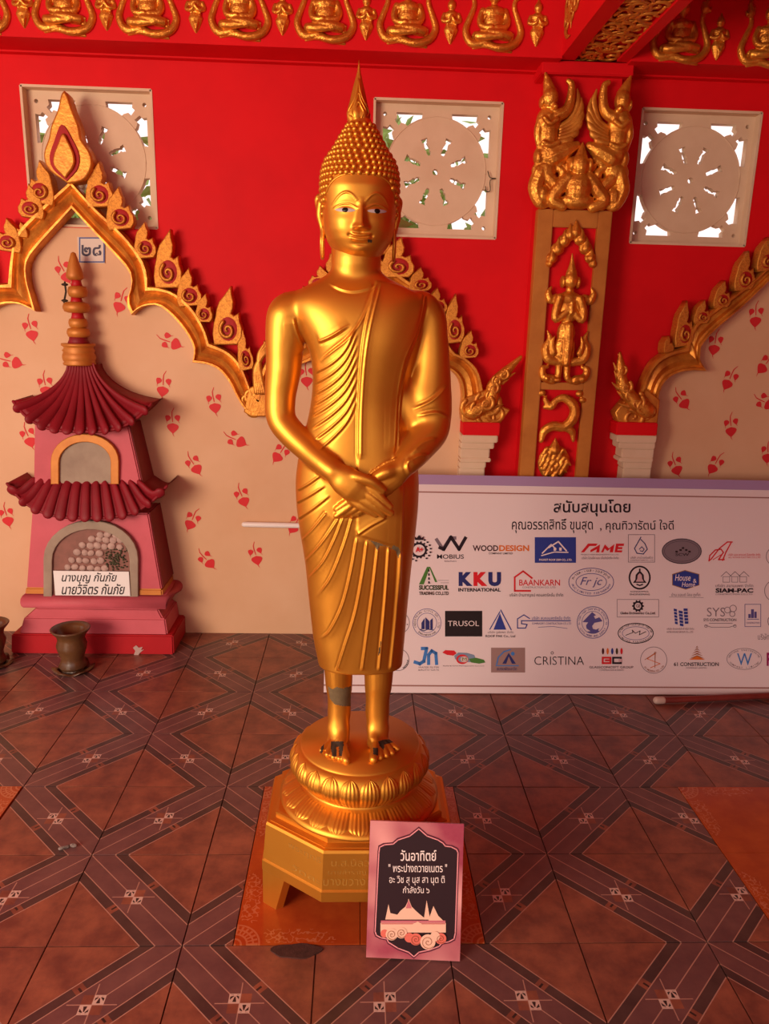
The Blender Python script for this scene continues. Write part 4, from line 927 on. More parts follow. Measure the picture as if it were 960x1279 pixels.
p = pr().ring(740, 777.5, 20, 20.2, .9, PUR).ring(740, 777.5, 14, 14.2, .6, PUR).arctext('ห้างหุ้นส่วนจำกัด นานาช่าง', 740, 777.5, 17, 17, 190, -10, 4, PUR).arctext('CIVIL WORK AND SUPPLY', 740, 777.5, 17, 17, 205, 335, 3.3, PUR, True)
p.poly([(727, 777), (739, 764.5), (744, 768.5), (741, 769.5), (743, 773), (748, 771), (752, 776), (742, 778), (739, 782), (740, 785.5), (744, 786.5), (748, 784.5), (746.5, 787.5), (748, 788.5), (743, 791), (736, 791), (731.5, 789), (737, 788.5), (732, 785), (731.5, 781), (734, 777.5)], PUR); logo(p, 'round mountain and river stamp')
p = pr().frame(770, 748.5, 822.5, 771, .6, GRY).ring(796.3, 757, 6.2, 6.2, 2.2, BLK)
for k in range(10): p.disc(796.3+6.6*math.cos(.628*k), 757+6.6*math.sin(.628*k), 1.1, 1.1, BLK, 6)
p.text('GE', 793.8, 755, 799, 759, BLK).text('Globe Engineering Co.,Ltd.', 774, 764.3, 818, 768.3, BLK, .02); logo(p, 'gear in a framed box')
p = pr().ring(793.5, 791, 22.5, 13, 1.1, BLK).ring(793.5, 791, 17, 8.5, .6, PUR).arctext('ห้างหุ้นส่วนจำกัด เอส เอช', 793.5, 791, 19.8, 10.8, 175, 5, 3.2, BLK).arctext('LIMITED PARTNERSHIP', 793.5, 791, 19.8, 10.8, 195, 345, 2.8, BLK, True).line([(781, 793.5), (790, 790), (789, 787), (793, 791), (799, 788), (798, 793), (806, 789)], .8, BLK); logo(p, 'oval signature stamp')
p = pr()
for a, b, c in ((841, 760, 4), (847, 762.5, 5), (853, 760, 5)):
    for k in range(5): p.poly([(a+k*.35, b+k*4), (a+c+k*.2, b+1+k*4-.4*(a > 850)*2), (a+c+k*.2, b+4+k*4-.4*(a > 850)*2), (a+k*.35, b+3.2+k*4)], BLUE)
p.text('บริษัท อินเตอร์เฮ้าส์ กรุ๊ป จำกัด', 832, 784, 866, 787.5, GRY).text('INTER HOUSE GROUP CO., LTD.', 832, 788.5, 865, 791, GRY); logo(p, 'blue tower')
p = pr().text('SYS', 882.5, 759, 905, 770, GRY, -.005).ring(908, 762, 4, 4, .8, GRY).ring(915, 760, 4.5, 4.5, .8, GRY).ring(914, 767, 3.6, 3.6, .8, GRY).text('SYS CONSTRUCTION', 878, 772.5, 919, 776, srgb(75, 60, 70), .015).line([(885, 778.5), (914, 778.5)], .7, GRY).line([(880, 781), (888, 783.5), (910, 783.5), (918, 781)], .6, GRY).ring(881, 782, 2, 2, .6, GRY).ring(917, 782, 2, 2, .6, GRY); logo(p, 'outlined SYS lettering with gears')
p = pr().frame(929.5, 754.5, 950, 783, .7, PUR).rect(937.5, 761, 941, 772, PUR).rect(941.5, 764, 944.5, 772, PUR).rect(934, 767, 937, 772, PUR).line([(933, 773.5), (947, 773.5)], .8, PUR).text('CONSTRUCTION', 931.5, 777, 948, 779, PUR); logo(p, 'purple building in a frame')
# --- fourth row
p = pr().ring(497, 824, 14, 14, .8, GRY).arctext('PARTNERSHIP', 497, 824, 12.3, 12.3, 300, 360, 3.2, BLK, True); logo(p, 'round stamp half hidden by the statue')
p = pr().line([(527, 810), (532.5, 810), (529, 826), (524, 829), (518, 827)], 4.2, LGT).line([(535, 829), (535, 818), (539, 813), (544, 816), (545, 829)], 4, LGT).text('WATER FILTER', 522, 832.5, 548, 834.6, GRY).text('&AUTO GATE', 522, 835.8, 548, 837.8, GRY); logo(p, 'light blue initials')
p = pr().poly([(552, 815), (556, 812), (567, 812.5), (570, 816), (566, 819), (558, 818)], REDI).poly([(567, 819), (572, 815), (583, 815.5), (592, 818), (594, 823), (588, 827), (574, 827), (568, 823)], srgb(120, 140, 165)).poly([(585, 823), (594, 821.5), (604, 824), (606, 827.5), (598, 829), (588, 827.5)], GRN).ring(577, 823.5, 7.5, 6, 2.3, REDI).disc(579.5, 823.5, 4.6, 3.8, srgb(205, 180, 175)).text('M', 577, 821.3, 582.5, 825.5, GRN).text('Build & Civil Management Co.,Ltd', 553, 831, 604, 832.8, GRY); logo(p, 'gear with red and green sweeps')
p = pr().rect(613, 809, 655.5, 840, srgb(150, 120, 115)).poly([(627, 829), (635, 815.5), (644, 829)], NAVY).poly([(632, 829), (635, 820), (639, 829)], srgb(150, 120, 115)).line([(620, 830), (622, 821), (629, 814), (637, 811.5)], 1.5, LGT).disc(640, 816.5, 2.4, 2.4, LGT, 12).line([(619, 831.5), (647, 831.5)], 1.1, LGT).text('ชมรมพัฒนาวัด', 620, 833, 645, 837.3, NAVY); logo(p, 'blue tent on a tan panel')
p = pr().text('CRISTINA', 667, 820, 729, 830.5, BLK, -.008).ring(689.3, 815.5, 1.9, 1.9, .7, BLK); logo(p, 'thin black CRISTINA lettering')
p = pr()
for k, c in enumerate((srgb(70, 20, 30), ORG, BLUE, srgb(70, 55, 25), REDI)): p.disc(752.7+k*5.75, 813.4, 1.5, 4, c, 14)
p.frame(751, 820.3, 763, 829.5, 2.4, REDI).rect(755, 823.6, 763, 826, REDI).frame(764, 820.3, 776, 829.5, 2.4, BLK).rect(772, 823, 776.4, 826.8, srgb(205, 170, 175)).text('GLASSCONCEPT GROUP', 735.5, 832, 790.5, 834.8, BLK).text('CONSTRUCTION & DESIGN', 748, 836, 778, 838, GRY); logo(p, 'coloured drops over square initials')
p = pr().ring(816, 824.5, 16.8, 16.8, .7, GRY).line([(805, 824), (818, 815.5), (817.5, 834), (817.5, 816)], .7, BRN).line([(818, 816), (808, 823), (824, 829), (812, 834)], .8, ORG).ring(817.8, 815.5, 1.4, 1.4, .5, BRN, 12).arctext('SA MODERN CO.,LTD', 816, 824.5, 14, 14, 215, 330, 3, BRN, True); logo(p, 'round sundial stamp')
p = pr()
for k in range(5): p.poly([(870-(k+1)*2.0, 810+k*3.2), (870, 806.5+k*3), (870+(k+1)*2.0, 810+k*3.2), (870, 808.3+k*3)], BRN)
p.poly([(860, 824), (870, 819.5), (880, 824)], ORG).text('61 CONSTRUCTION', 841, 827.3, 897, 832, BLK, .015).text('COMPANY LIMITED', 856, 833.5, 882, 835.2, GRY); logo(p, 'orange pyramid')
p = pr().ring(929, 823, 22, 13.5, .6, GRY).arctext('WATTANA ENGINEERING', 929, 823, 19, 11, 170, 10, 3, GRY).arctext('COMPANY LIMITED', 929, 823, 19, 11, 200, 340, 3, GRY, True).text('W', 920, 816, 938.5, 831, LGT, .0); logo(p, 'blue W in an oval')

# ------------------------------------------------------------------ day card leaning on the pedestal
A0, B0 = atz(457, 1197), atz(574, 1202); A0.z = .003
l = math.radians(14.3); sg, sf = plane_thing('day_card', 'pink and dark card with white Thai writing and a temple drawing leaning on the pedestal', 'card', A0, Vector((B0.x-A0.x, B0.y-A0.y, .0)), Vector((0, math.sin(l), math.cos(l))))
cw, chh = sf(574, 1201)[0], sf(465, 1025)[1]
def card_mat():
    m, nt, b = newmat('pink_marbled_print'); setp(b, rough=.3)
    co = objco(nt); n1 = noisef(nt, 5, 2, co); n2 = noisef(nt, 90, 3, co)
    c = mixc(nt, ((n1-.38)*3.6).mx(0.).mn(1.), srgb(150, 45, 75), srgb(235, 165, 160)); c = mixc(nt, n2*.25, c, srgb(215, 120, 120)); nt.links.new(c.k, b.inputs['Base Color']); return m
put('board', mesh('board', *boxg(0, cw, 0, chh, -.005, 0)), card_mat(), sg, False)
OG = [(522.8, 1035), (511.7, 1044), (496.7, 1049), (491, 1054), (480, 1055), (474, 1058), (473, 1065), (468.3, 1163), (470, 1168), (475.8, 1171), (483, 1172.5), (485, 1176.7), (496.7, 1184), (510, 1189), (516.7, 1194.7), (523, 1189), (536.7, 1186), (548, 1181.7), (551.7, 1177.5), (560, 1176), (566.7, 1172.5), (568.3, 1165), (571.7, 1065), (570, 1061), (563, 1057.5), (556, 1056.7), (553, 1053), (546.7, 1049), (533, 1044)]
CD = srgb(45, 22, 28); PK = srgb(235, 150, 155); CR = srgb(240, 190, 165)
gc = np.mean(OG, 0); big = [tuple(gc+(np.array(p)-gc)*1.035) for p in OG]
p = Print(sf); p.poly(big, srgb(90, 30, 48)).poly(OG, CD).line(OG, 1.3, PK, True); p.build('dark_panel', sg)
p = Print(sf, z0=.0016); WH = srgb(245, 225, 220)
p.text('วันอาทิตย์', 500, 1061, 544.7, 1075, WH, .01).text('" พระปางถวายเนตร "', 485, 1078.5, 558, 1089, WH, .005).text('อะ วิช สุ นุส สา นุต ติ', 486, 1093.5, 555, 1105.5, WH, .002).text('กำลังวัน ๖', 503, 1106.5, 536, 1115, WH, .004).build('printed_text', sg)
p = Print(sf, z0=.0016); PD = srgb(200, 110, 120)
p.poly([(481, 1148), (485, 1129), (489, 1148)], CR).poly([(487, 1148), (487.5, 1140), (496, 1142), (500, 1137), (506, 1132), (509, 1126), (510, 1122), (511.5, 1126), (514, 1132), (520, 1138), (527, 1144), (533, 1148)], CR).poly([(506.5, 1134), (510, 1123.5), (514, 1134)], PD).poly([(529, 1148), (532.6, 1124), (537, 1148)], CR).poly([(535, 1148), (541, 1131), (547, 1143), (553, 1149), (553, 1152), (535, 1152)], CR)
p.rect(475.5, 1149, 556, 1152, PD).rect(475, 1152, 556.5, 1164, CR).rect(476, 1152.5, 556, 1153.5, srgb(190, 60, 80)).poly([(512, 1155), (521.5, 1150), (530, 1155.5)], CR)
OR = srgb(225, 110, 95)
for u, v, r, c in ((480, 1165, 5, OR), (489, 1166, 7.5, CR), (501, 1164, 7, CR), (511, 1170, 6, OR), (519, 1172, 7.5, OR), (550, 1171, 7, OR), (543, 1168, 6, CR), (534, 1175, 9.5, CR)): p.disc(u, v, r, r, c)
for u, v, r in ((489, 1166, 7), (501, 1164, 6.4), (519, 1172, 7), (550, 1171, 6), (534, 1175, 9)):
    P_ = [(u+r*(1-t)*math.cos(t*13), v+r*(1-t)*math.sin(t*13)) for t in np.linspace(.05, .95, 26)]; p.line(P_, .5, BRN)
p.build('temple_drawing', sg)
# ================================================================== THE STATUE
YS = 1.82; XS = .025
st = thing('standing_statue', 'tall golden standing robed statue with crossed hands on an octagonal lotus pedestal', 'statue', (XS, YS, 0))
def sp(u, v, d=0.): return at(u, v, YS+d)
ppm = lambda v, d=0.: F/((Vector((0, YS+d, at(450, v, YS+d).z))-EYE).dot(_fw))
ROWS = [(340, 413, 475, .052, .055), (349, 405, 486, .055, .06), (356, 386, 506, .062, .065), (364, 370, 524, .075, .072), (378, 362, 535, .088, .08), (398, 368, 531, .098, .085), (420, 378, 526, .103, .088), (440, 387, 520, .102, .088), (470, 391, 511, .096, .085),
        (500, 389, 505, .092, .085), (527, 384, 509, .094, .088), (550, 377, 515, .098, .092), (575, 372, 521, .102, .098), (600, 369, 523, .104, .10), (630, 370, 522, .103, .10), (660, 374, 519, .101, .098), (700, 381, 514, .097, .093), (750, 386, 509, .09, .088), (795, 391, 505, .083, .082), (817, 395.5, 503, .079, .079), (827, 398, 502, .077, .077)]
def torso():
    A = np.array(ROWS, float); vv = np.linspace(340, 827, 125); C_ = np.stack([np.interp(vv, A[:, 0], A[:, k]) for k in range(1, 5)], 1)
    k = np.ones(5)/5; Pd = np.pad(C_, ((2, 2), (0, 0)), 'edge'); C_ = np.stack([np.convolve(Pd[:, j], k, 'valid') for j in range(4)], 1)
    v = []; f = []; n = 180
    for y, (l_, r_, df, db) in zip(vv, C_):
        a, b = sp(l_, y), sp(r_, y); c = (a+b)/2; h = (b.x-a.x)/2
        for q in range(n):
            t = 2*PI*q/n; ct, s_ = math.cos(t), math.sin(t); e = 2/2.35
            v.append((c.x+h*math.copysign(abs(ct)**e, ct), YS+(db if s_ > 0 else df)*math.copysign(abs(s_)**e, s_), c.z))
    m = len(vv)
    for i in range(m-1):
        for q in range(n): f.append((i*n+q, (i+1)*n+q, (i+1)*n+(q+1) % n, i*n+(q+1) % n))
    f.append(tuple(range(n))); f.append(tuple((m-1)*n+q for q in range(n))[::-1]); return v, f
def limb(pts, fl=1., ns=20, sm=6):                    # (u, v, depth offset, radius in px)
    return tube([sp(u, v, d) for u, v, d, r in pts], [r/ppm(v, d) for u, v, d, r in pts], ns, fl, (0, 1, 0), sm)
B = [torso(), limb([(444, 350, .0, 30), (444.5, 325, -.005, 31), (445, 300, .005, 31)], 1., 48)]
# right arm (left in the picture)
B.append(limb([(374, 386, .0, 24), (360, 394, .0, 27), (356, 420, .0, 25), (354, 460, -.002, 22.5), (350, 495, -.004, 19.5), (351, 522, -.012, 18.5), (364, 541, -.03, 18), (385, 561, -.06, 17), (403, 577, -.092, 15.5), (416, 588, -.112, 15)]))
# left arm and hanging sleeve (right in the picture)
B.append(limb([(524, 386, .0, 24), (535, 396, .0, 22), (538, 420, .0, 21.5), (537, 460, .0, 26), (534, 495, -.004, 31), (535, 520, -.012, 30), (536, 538, -.03, 25), (525, 556, -.06, 21), (512, 573, -.09, 17.5), (502, 584, -.105, 15)]))
B.append(limb([(500, 480, -.02, 14), (508, 505, -.02, 20), (520, 520, -.02, 22)]))
# right hand lies over the left
hd = -.123
B.append(limb([(416, 589, -.114, 15), (428, 598, -.121, 19), (441, 608, hd, 20), (449, 614, hd, 17)], .62))
for pts in ([(452, 604, hd, 7), (464, 611, hd-.006, 6.2), (476, 622, hd-.006, 5.6), (487, 633, hd-.002, 4.6)], [(449, 612, hd-.003, 7), (463, 621, hd-.008, 6.3), (476, 632, hd-.008, 5.6), (488, 641, hd-.002, 4.6)],
            [(445, 619, hd-.003, 7), (457, 627, hd-.007, 6), (468, 635, hd-.006, 5.3), (479, 642.5, hd, 4.4)], [(440, 624, hd, 6.5), (450, 632, hd-.004, 5.5), (460, 638, hd-.003, 4.8), (469, 643, hd, 4)],
            [(436, 594, hd-.002, 9), (450, 597, hd-.012, 7.5), (464, 602, hd-.014, 6.4), (478, 612, hd-.008, 5)]):
    B.append(limb(pts, .95, 12))
# left hand underneath
hl = -.104
B.append(limb([(504, 583, -.105, 15), (491, 592, hl-.004, 18), (476, 603, hl-.004, 19), (466, 612, hl, 16)], .6))
for pts in ([(462, 606, hl-.004, 7), (446, 618, hl-.006, 6), (432, 628, hl-.006, 5.2), (420.5, 636, hl-.002, 4)], [(464, 612, hl-.004, 7), (448, 623, hl-.007, 6), (434, 634, hl-.007, 5.2), (420, 644.5, hl-.003, 4.2)],
            [(468, 618, hl-.003, 7), (454, 627, hl-.006, 6), (442, 636, hl-.006, 5), (430, 643, hl-.002, 4)], [(472, 622, hl-.002, 6.5), (461, 630, hl-.005, 5.5), (450, 638, hl-.005, 4.6), (440, 643.5, hl-.001, 3.8)],
            [(494, 586, hl-.012, 9), (482, 590, hl-.022, 8), (470, 596, hl-.02, 6.5)]):
    B.append(limb(pts, .95, 12))
# legs and feet; the top of the foot plate is ZP
ZP = .42
def foot(uh, toes, ankle, big):
    B.append(limb(ankle, 1., 24, 4))
    ac = Vector((sp(uh, 885).x, YS, 0)); T_ = [atz(u, v, ZP+.010) for u, v in toes]; n = len(T_)
    B.append(tube([(ac.x, YS+.045, ZP+.02), (ac.x, YS+.03, ZP+.035), (ac.x, YS-.01, ZP+.06)], [.022, .028, .029], 16, 1, (0, 0, 1), 4))
    for k, t_ in enumerate(T_):
        s = k/(n-1)-.5; r = .0128 if k == big else .0092; d = (t_-Vector((ac.x, YS-.02, 0))); d.z = 0; d.normalize()
        a = Vector((ac.x+s*.036, YS-.018, ZP+.058-.02*abs(s))); kb = t_-d*.052; kb.z = ZP+.022
        m1 = a.lerp(kb, .5); m1.z = ZP+.038-.012*abs(s)
        B.append(tube([a, m1, kb, kb-d*-.006], [.017, .0165, .0135, .011], 12, 1, (0, 0, 1), 4)); B.append(tube([m1-Vector((0, 0, .018)), kb-Vector((0, 0, .006))], [.018, .012], 10))
        B.append(tube([kb, kb.lerp(t_, .5)+Vector((0, 0, .001)), t_], [r, r, r*.95], 10, .95, (0, 0, 1), 3))
foot(423, [(402, 937), (409, 942), (416.5, 945), (424, 947), (432.5, 949)], [(422, 815, .0, 19), (423, 850, .0, 17), (423.5, 872, .0, 15), (423.5, 892, .0, 15.5)], 4)
foot(472, [(466.5, 948), (475, 945.5), (482.5, 943), (489.5, 940), (496, 935)], [(473.5, 815, .0, 19.5), (472.5, 850, .0, 17.5), (471.5, 872, .0, 15.5), (471, 892, .0, 16)], 0)
body = remesh(B, .002, 5, 'body')
# --- carve the robe: folds and overlapping cloth follow lines on the front of the figure
n_ = len(body.vertices); Vx = np.empty(n_*3); body.vertices.foreach_get('co', Vx); Vx = Vx.reshape(-1, 3)
E_ = np.empty(len(body.edges)*2, np.int32); body.edges.foreach_get('vertices', E_); E_ = E_.reshape(-1, 2); deg = np.bincount(E_.ravel(), minlength=n_)
def relax(w, it):
    for _ in range(it):
        A_ = np.stack([np.bincount(E_[:, 0], Vx[E_[:, 1], k], n_)+np.bincount(E_[:, 1], Vx[E_[:, 0], k], n_) for k in range(3)], 1)/deg[:, None]
        Vx[:] += (A_-Vx)*w[:, None]*.6
P_ = projn(Vx)
def bell(x, a, b, s): return np.clip((x-a)/s, 0, 1)*np.clip((b-x)/s, 0, 1)
relax(bell(P_[:, 1], 330, 462, 10), 90); relax(bell(P_[:, 1], 430, 578, 16)*np.clip((P_[:, 0]-488)/14, 0, 1), 80)
relax(bell(P_[:, 1], 440, 832, 10)*(1-bell(P_[:, 1], 572, 652, 6)*bell(P_[:, 0], 408, 512, 6)), 28); relax(bell(P_[:, 1], 862, 922, 8), 130); relax(np.clip(1.5-np.hypot(P_[:, 0]-418, P_[:, 1]-590)/16, 0, 1), 60); relax(np.clip(1.5-np.hypot(P_[:, 0]-504, P_[:, 1]-583)/13, 0, 1), 60)
body.vertices.foreach_set('co', Vx.reshape(-1)); body.update()
Nn = np.empty(n_*3); body.vertices.foreach_get('normal', Nn); Nn = Nn.reshape(-1, 3)
PX = projn(Vx); td = _O-Vx; td /= np.linalg.norm(td, axis=1)[:, None]; fac = np.clip(((Nn*td).sum(1)-.08)/.3, 0, 1)
def sd(P, line):
    L = np.array(smooth2(line, 4) if len(line) > 2 else line, float); best = np.full(len(P), 1e9); sg_ = np.zeros(len(P)); tt = np.zeros(len(P))
    for k, (a, b) in enumerate(zip(L[:-1], L[1:])):
        ab = b-a; t = np.clip(((P-a)@ab)/(ab@ab), 0, 1); q = P-(a+t[:, None]*ab); d = np.hypot(q[:, 0], q[:, 1])
        cr_ = ab[0]*q[:, 1]-ab[1]*q[:, 0]; m_ = d < best; best[m_] = d[m_]; sg_[m_] = np.sign(cr_[m_]); tt[m_] = (k+t[m_])/(len(L)-1)
    return best, sg_, tt
D = np.zeros(n_)
def fold(line, amp=.0034, w=1.7, taper=(.12, .12), side=1):
    L = np.array(line); m_ = (PX[:, 0] > L[:, 0].min()-12) & (PX[:, 0] < L[:, 0].max()+12) & (PX[:, 1] > L[:, 1].min()-12) & (PX[:, 1] < L[:, 1].max()+12) & (Vx[:, 1] < YS)
    ix = np.nonzero(m_)[0]
    if not len(ix): return
    d, s, t = sd(PX[ix], line); x = d*s*side
    h = amp*(.42*np.exp(-(x/(.62*w))**2)+.75*np.exp(np.minimum(x, 0)/(4.5*w))/(1+np.exp(np.clip(x-.9*w, -20, 20)/(.28*w)))-.3*np.exp(-((x-2.0*w)/(.9*w))**2))
    e = np.clip(t/max(taper[0], 1e-3), 0, 1)*np.clip((1-t)/max(taper[1], 1e-3), 0, 1); far = np.clip(1.6*(1-d/(9*w)), 0, 1); D[ix] += h*e*far*fac[ix]
def inpoly(P, poly):
    P = np.asarray(P); c = np.zeros(len(P), bool); q = np.array(poly, float)
    for (x0, y0), (x1, y1) in zip(q, np.roll(q, -1, 0)):
        m_ = ((y0 > P[:, 1]) != (y1 > P[:, 1])); xx = (x1-x0)*(P[:, 1]-y0)/((y1-y0) if y1 != y0 else 1e-9)+x0; c ^= m_ & (P[:, 0] < xx)
    return c
def region(poly, amp, soft=1.6):
    q = poly+[poly[0]]; d, s, t = sd_poly(PX, q); ins = inpoly(PX, poly); x = np.where(ins, d, -d); D[:] += amp/(1+np.exp(-x/soft*2.2))*fac*(Vx[:, 1] < YS-.03)*(Vx[:, 1] > YS-.113)
def sd_poly(P, L):
    L = np.array(L, float); best = np.full(len(P), 1e9)
    for a, b in zip(L[:-1], L[1:]):
        ab = b-a; t = np.clip(((P-a)@ab)/max(1e-9, ab@ab), 0, 1); q = P-(a+t[:, None]*ab); best = np.minimum(best, np.hypot(q[:, 0], q[:, 1]))
    return best, None, None
# shoulder cloth strip and its flap below the hands
region([(470, 352), (500, 356), (529, 366), (518, 412), (503, 449), (494, 496), (491.5, 560), (498, 590), (501, 620), (500, 684), (446, 668), (446, 600), (447, 512), (451, 449), (457, 405)], .0032)
fold([(470, 352), (457, 405), (451, 449), (447, 512), (446.5, 574)], .003, 1.3, (.05, .03)); fold([(476, 354), (463, 405), (456, 449), (451.5, 512), (450.5, 574)], .0024, 1.3, (.05, .03))
fold([(531, 368), (519, 412), (503, 449), (494, 496), (491.5, 565)], .004, 1.8, (.05, .03), -1); fold([(533, 372), (523, 412), (508, 455), (499, 500), (497, 560)], .003, 1.6, (.1, .05), -1)
fold([(397, 427), (415, 419), (437, 405)], .0045, 2.0, (.1, .25)); fold([(469, 356), (456, 392), (438, 420), (414, 440), (400, 452)], .0036, 1.7, (.1, .2))
for k, y in enumerate((466, 480, 494, 508, 522, 536, 550, 562)):
    x0 = np.interp(y, [460, 500, 527, 550, 575], [393, 391, 386, 392, 406]); fold([(x0, y), (x0+(447-x0)*.42, y-13-k*.8), (x0+(447-x0)*.74, y-32-k*.8), (446, y-64)], .0034, 1.45, (.10, .18))
for L in ([(408, 640), (389.5, 663), (376, 676)], [(372, 612), (386, 604), (402, 592)], [(370, 628), (388, 618), (406, 606)], [(372, 648), (392, 634), (412, 618)], [(423, 647), (405.4, 673.6), (389.5, 693), (379, 703)], [(429, 645), (418, 673.6), (403.6, 702), (385, 723)], [(440, 645), (430, 679), (414, 719.7), (396, 746)],
          [(446, 670), (439, 711), (428, 755), (412.5, 787), (400, 798)], [(458.5, 674), (453, 716), (444, 764), (432, 803), (421, 838)], [(472, 680), (465.6, 737), (458.5, 790), (452, 838)], [(485, 682), (481.6, 737), (477, 790), (472.7, 838)], [(498.4, 688), (494, 764), (487, 837)]):
    fold(L, .0040, 1.45, (.04, .03 if L[-1][1] > 830 else .2))
fold([(446, 667), (462, 656), (482, 645)], .004, 1.6, (.05, .1)); fold([(502, 600), (501, 640), (499, 690), (496, 760)], .004, 2.2, (.1, .2), -1)
fold([(410, 353), (425, 361), (441, 364), (457, 361), (468, 356)], .003, 1.6, (.15, .1))
fold([(366, 396), (369, 412), (375, 430), (380, 440)], .004, 2.0, (.15, .1), -1)
for L in ([(560, 480), (540, 500), (515, 512)], [(563, 525), (545, 516), (520, 520)], [(548, 548), (530, 552), (512, 568)], [(536, 568), (522, 570), (508, 578)], [(512, 572), (508, 582), (512, 594)]): fold(L, .0035, 2.2, (.2, .2))
body.vertices.foreach_set('co', (Vx+Nn*D[:, None]).reshape(-1)); body.update()
for q in (G_STAT, WORN, DARKW): body.materials.append(q)
npoly = len(body.polygons); cen = np.empty(npoly*3); body.polygons.foreach_get('center', cen); cen = cen.reshape(-1, 3); nrm = np.empty(npoly*3); body.polygons.foreach_get('normal', nrm); nrm = nrm.reshape(-1, 3)
cpx = projn(cen); front = nrm[:, 1] < .1; MI = np.zeros(npoly, np.int32)
for poly, k in (([(409, 857), (415, 861), (420, 858), (428, 860), (438, 857), (438, 882), (428, 882), (418, 880), (412, 873)], 1), ([(450, 671), (462, 675), (468, 681), (471, 688), (474, 682), (484, 682), (488, 686), (491, 681), (498, 684), (500, 690), (497, 697), (494, 688), (486, 684), (476, 679)], 1), ([(475, 801), (476.3, 801), (473.5, 820), (472, 818)], 2),
                ([(413, 926), (429, 926), (429, 932), (420, 933), (420, 945), (415, 945), (413, 935)], 2), ([(402, 929), (405, 929), (402, 943), (399, 941)], 2), ([(472, 926), (479, 924), (489, 923), (491, 927), (480, 930), (479, 937), (474, 932)], 2), ([(466, 934), (472, 934), (472, 944), (466, 942)], 2), ([(423, 930), (429, 930), (427, 944), (423, 944)], 2)):
    MI[inpoly(cpx, poly) & front & (cen[:, 1] < YS)] = k
body.polygons.foreach_set('material_index', MI)
put('body', body, None, st)
# --- head
hc = sp(448.5, 260); k5 = 1/553.
HZ = np.array([-.124, -.118, -.108, -.090, -.072, -.054, -.036, 0, .036, .063, .081, .099, .1175, .1356, .1537, .172, .181])
HA = np.array([2, 15, 25, 33, 39.5, 43, 44.5, 45.5, 47, 46.5, 44.5, 40.5, 32.5, 26.5, 21, 14.5, 12])*k5
HF = np.array([.004, .036, .060, .073, .081, .085, .087, .088, .089, .083, .074, .064, .054, .046, .038, .027, .022])
HB = np.array([.004, .022, .036, .052, .066, .076, .083, .090, .093, .088, .080, .068, .056, .047, .038, .027, .022])
def _sm(z, T_): return (np.interp(z-.004, HZ, T_)+np.interp(z, HZ, T_)*2+np.interp(z+.004, HZ, T_))/4
def g(x, z, cx, cz, sx_, sz_): return np.exp(-((x-cx)/sx_)**2-((z-cz)/sz_)**2)
FZ = lambda q: np.asarray(q)*.908-.0145                # feature height -> height on the head
def face(x, z):
    x = np.asarray(x, float); z = (np.asarray(z, float)+.0145)/.908; ax = np.abs(x); d = np.zeros(np.broadcast(x, z).shape)
    t = np.clip((.016-z)/.055, 0, 1); wd = .0055+.0045*t; hgt = (.003+.021*t**1.15)*np.clip((z+.0465)/.006, 0, 1)*np.clip((.03-z)/.016, 0, 1)
    d += hgt*np.exp(-(ax/wd)**2)                                          # nose
    d += .008*g(ax, z, .0105, -.0385, .006, .0055)                        # nostril wings
    d += -.0075*g(ax, z, .034, .004, .021, .013)+.0055*g(ax, z, .034, .001, .017, .0095)   # sockets and lids
    zb = .014+.024*np.sin(np.clip((ax-.006)/.054, 0, 1)*PI)**.9; d += .0022*np.exp(-((z-zb)/.0021)**2)*np.clip((ax-.005)/.004, 0, 1)*np.clip((.064-ax)/.006, 0, 1)
    d += .0022*np.exp(-((z-(.0135-.010*(((ax-.034)/.024)**2)))/.0016)**2)*(np.abs(ax-.034) < .025)
    zc_ = .0042*(x/.022)**2; wm = np.clip(1-(ax/.0225)**2, 0, 1)**.7
    d += wm*(.0058*np.exp(-((z+.0565-zc_)/.0034)**2)+.0066*np.exp(-((z+.0665-zc_)/.0040)**2)-.0035*np.exp(-((z+.0613-zc_)/.0016)**2))
    d += -.002*g(x, z, 0, -.0495, .0028, .005)-.003*g(ax, z, .0245, -.056, .0035, .0035)+.0055*g(x, z, 0, -.089, .017, .011)-.002*g(x, z, 0, -.075, .016, .004)+.003*g(ax, z, .048, -.03, .022, .026)
    return d
NE = 2.25
def hsurf(x, z, off=0.):
    a = _sm(z, HA); b = _sm(z, HF); q = np.clip(np.abs(x)/a, 0, .999); y = -b*(1-q**NE)**(1/NE); wgt = np.clip((1-q)/.12, 0, 1)
    return y-face(x, z)*wgt-off
nz, na = 230, 200; zz = np.r_[np.linspace(-.124, -.105, 18)[:-1], np.linspace(-.105, .181, nz-17)]; v = []; f = []
for z in zz:
    a, bF, bB = _sm(z, HA), _sm(z, HF), _sm(z, HB)
    t = np.linspace(0, 2*PI, na, endpoint=False); ct, s_ = np.cos(t), np.sin(t); e = 2/NE
    x = a*np.sign(ct)*np.abs(ct)**e; y = np.where(s_ > 0, bB, bF)*np.sign(s_)*np.abs(s_)**e
    if z < .09: y = np.where(s_ < 0, y-face(x, np.full_like(x, z))*np.clip((1-np.abs(x)/a)/.12, 0, 1), y)
    v += [(hc.x+p, YS+q, hc.z+z) for p, q in zip(x, y)]
for i in range(len(zz)-1):
    for q in range(na): f.append((i*na+q, i*na+(q+1) % na, (i+1)*na+(q+1) % na, (i+1)*na+q))
f.append(tuple(range(na))[::-1]); f.append(tuple((len(zz)-1)*na+q for q in range(na)))
head = put('head', mesh('head', v, f, True), G_STAT, st)
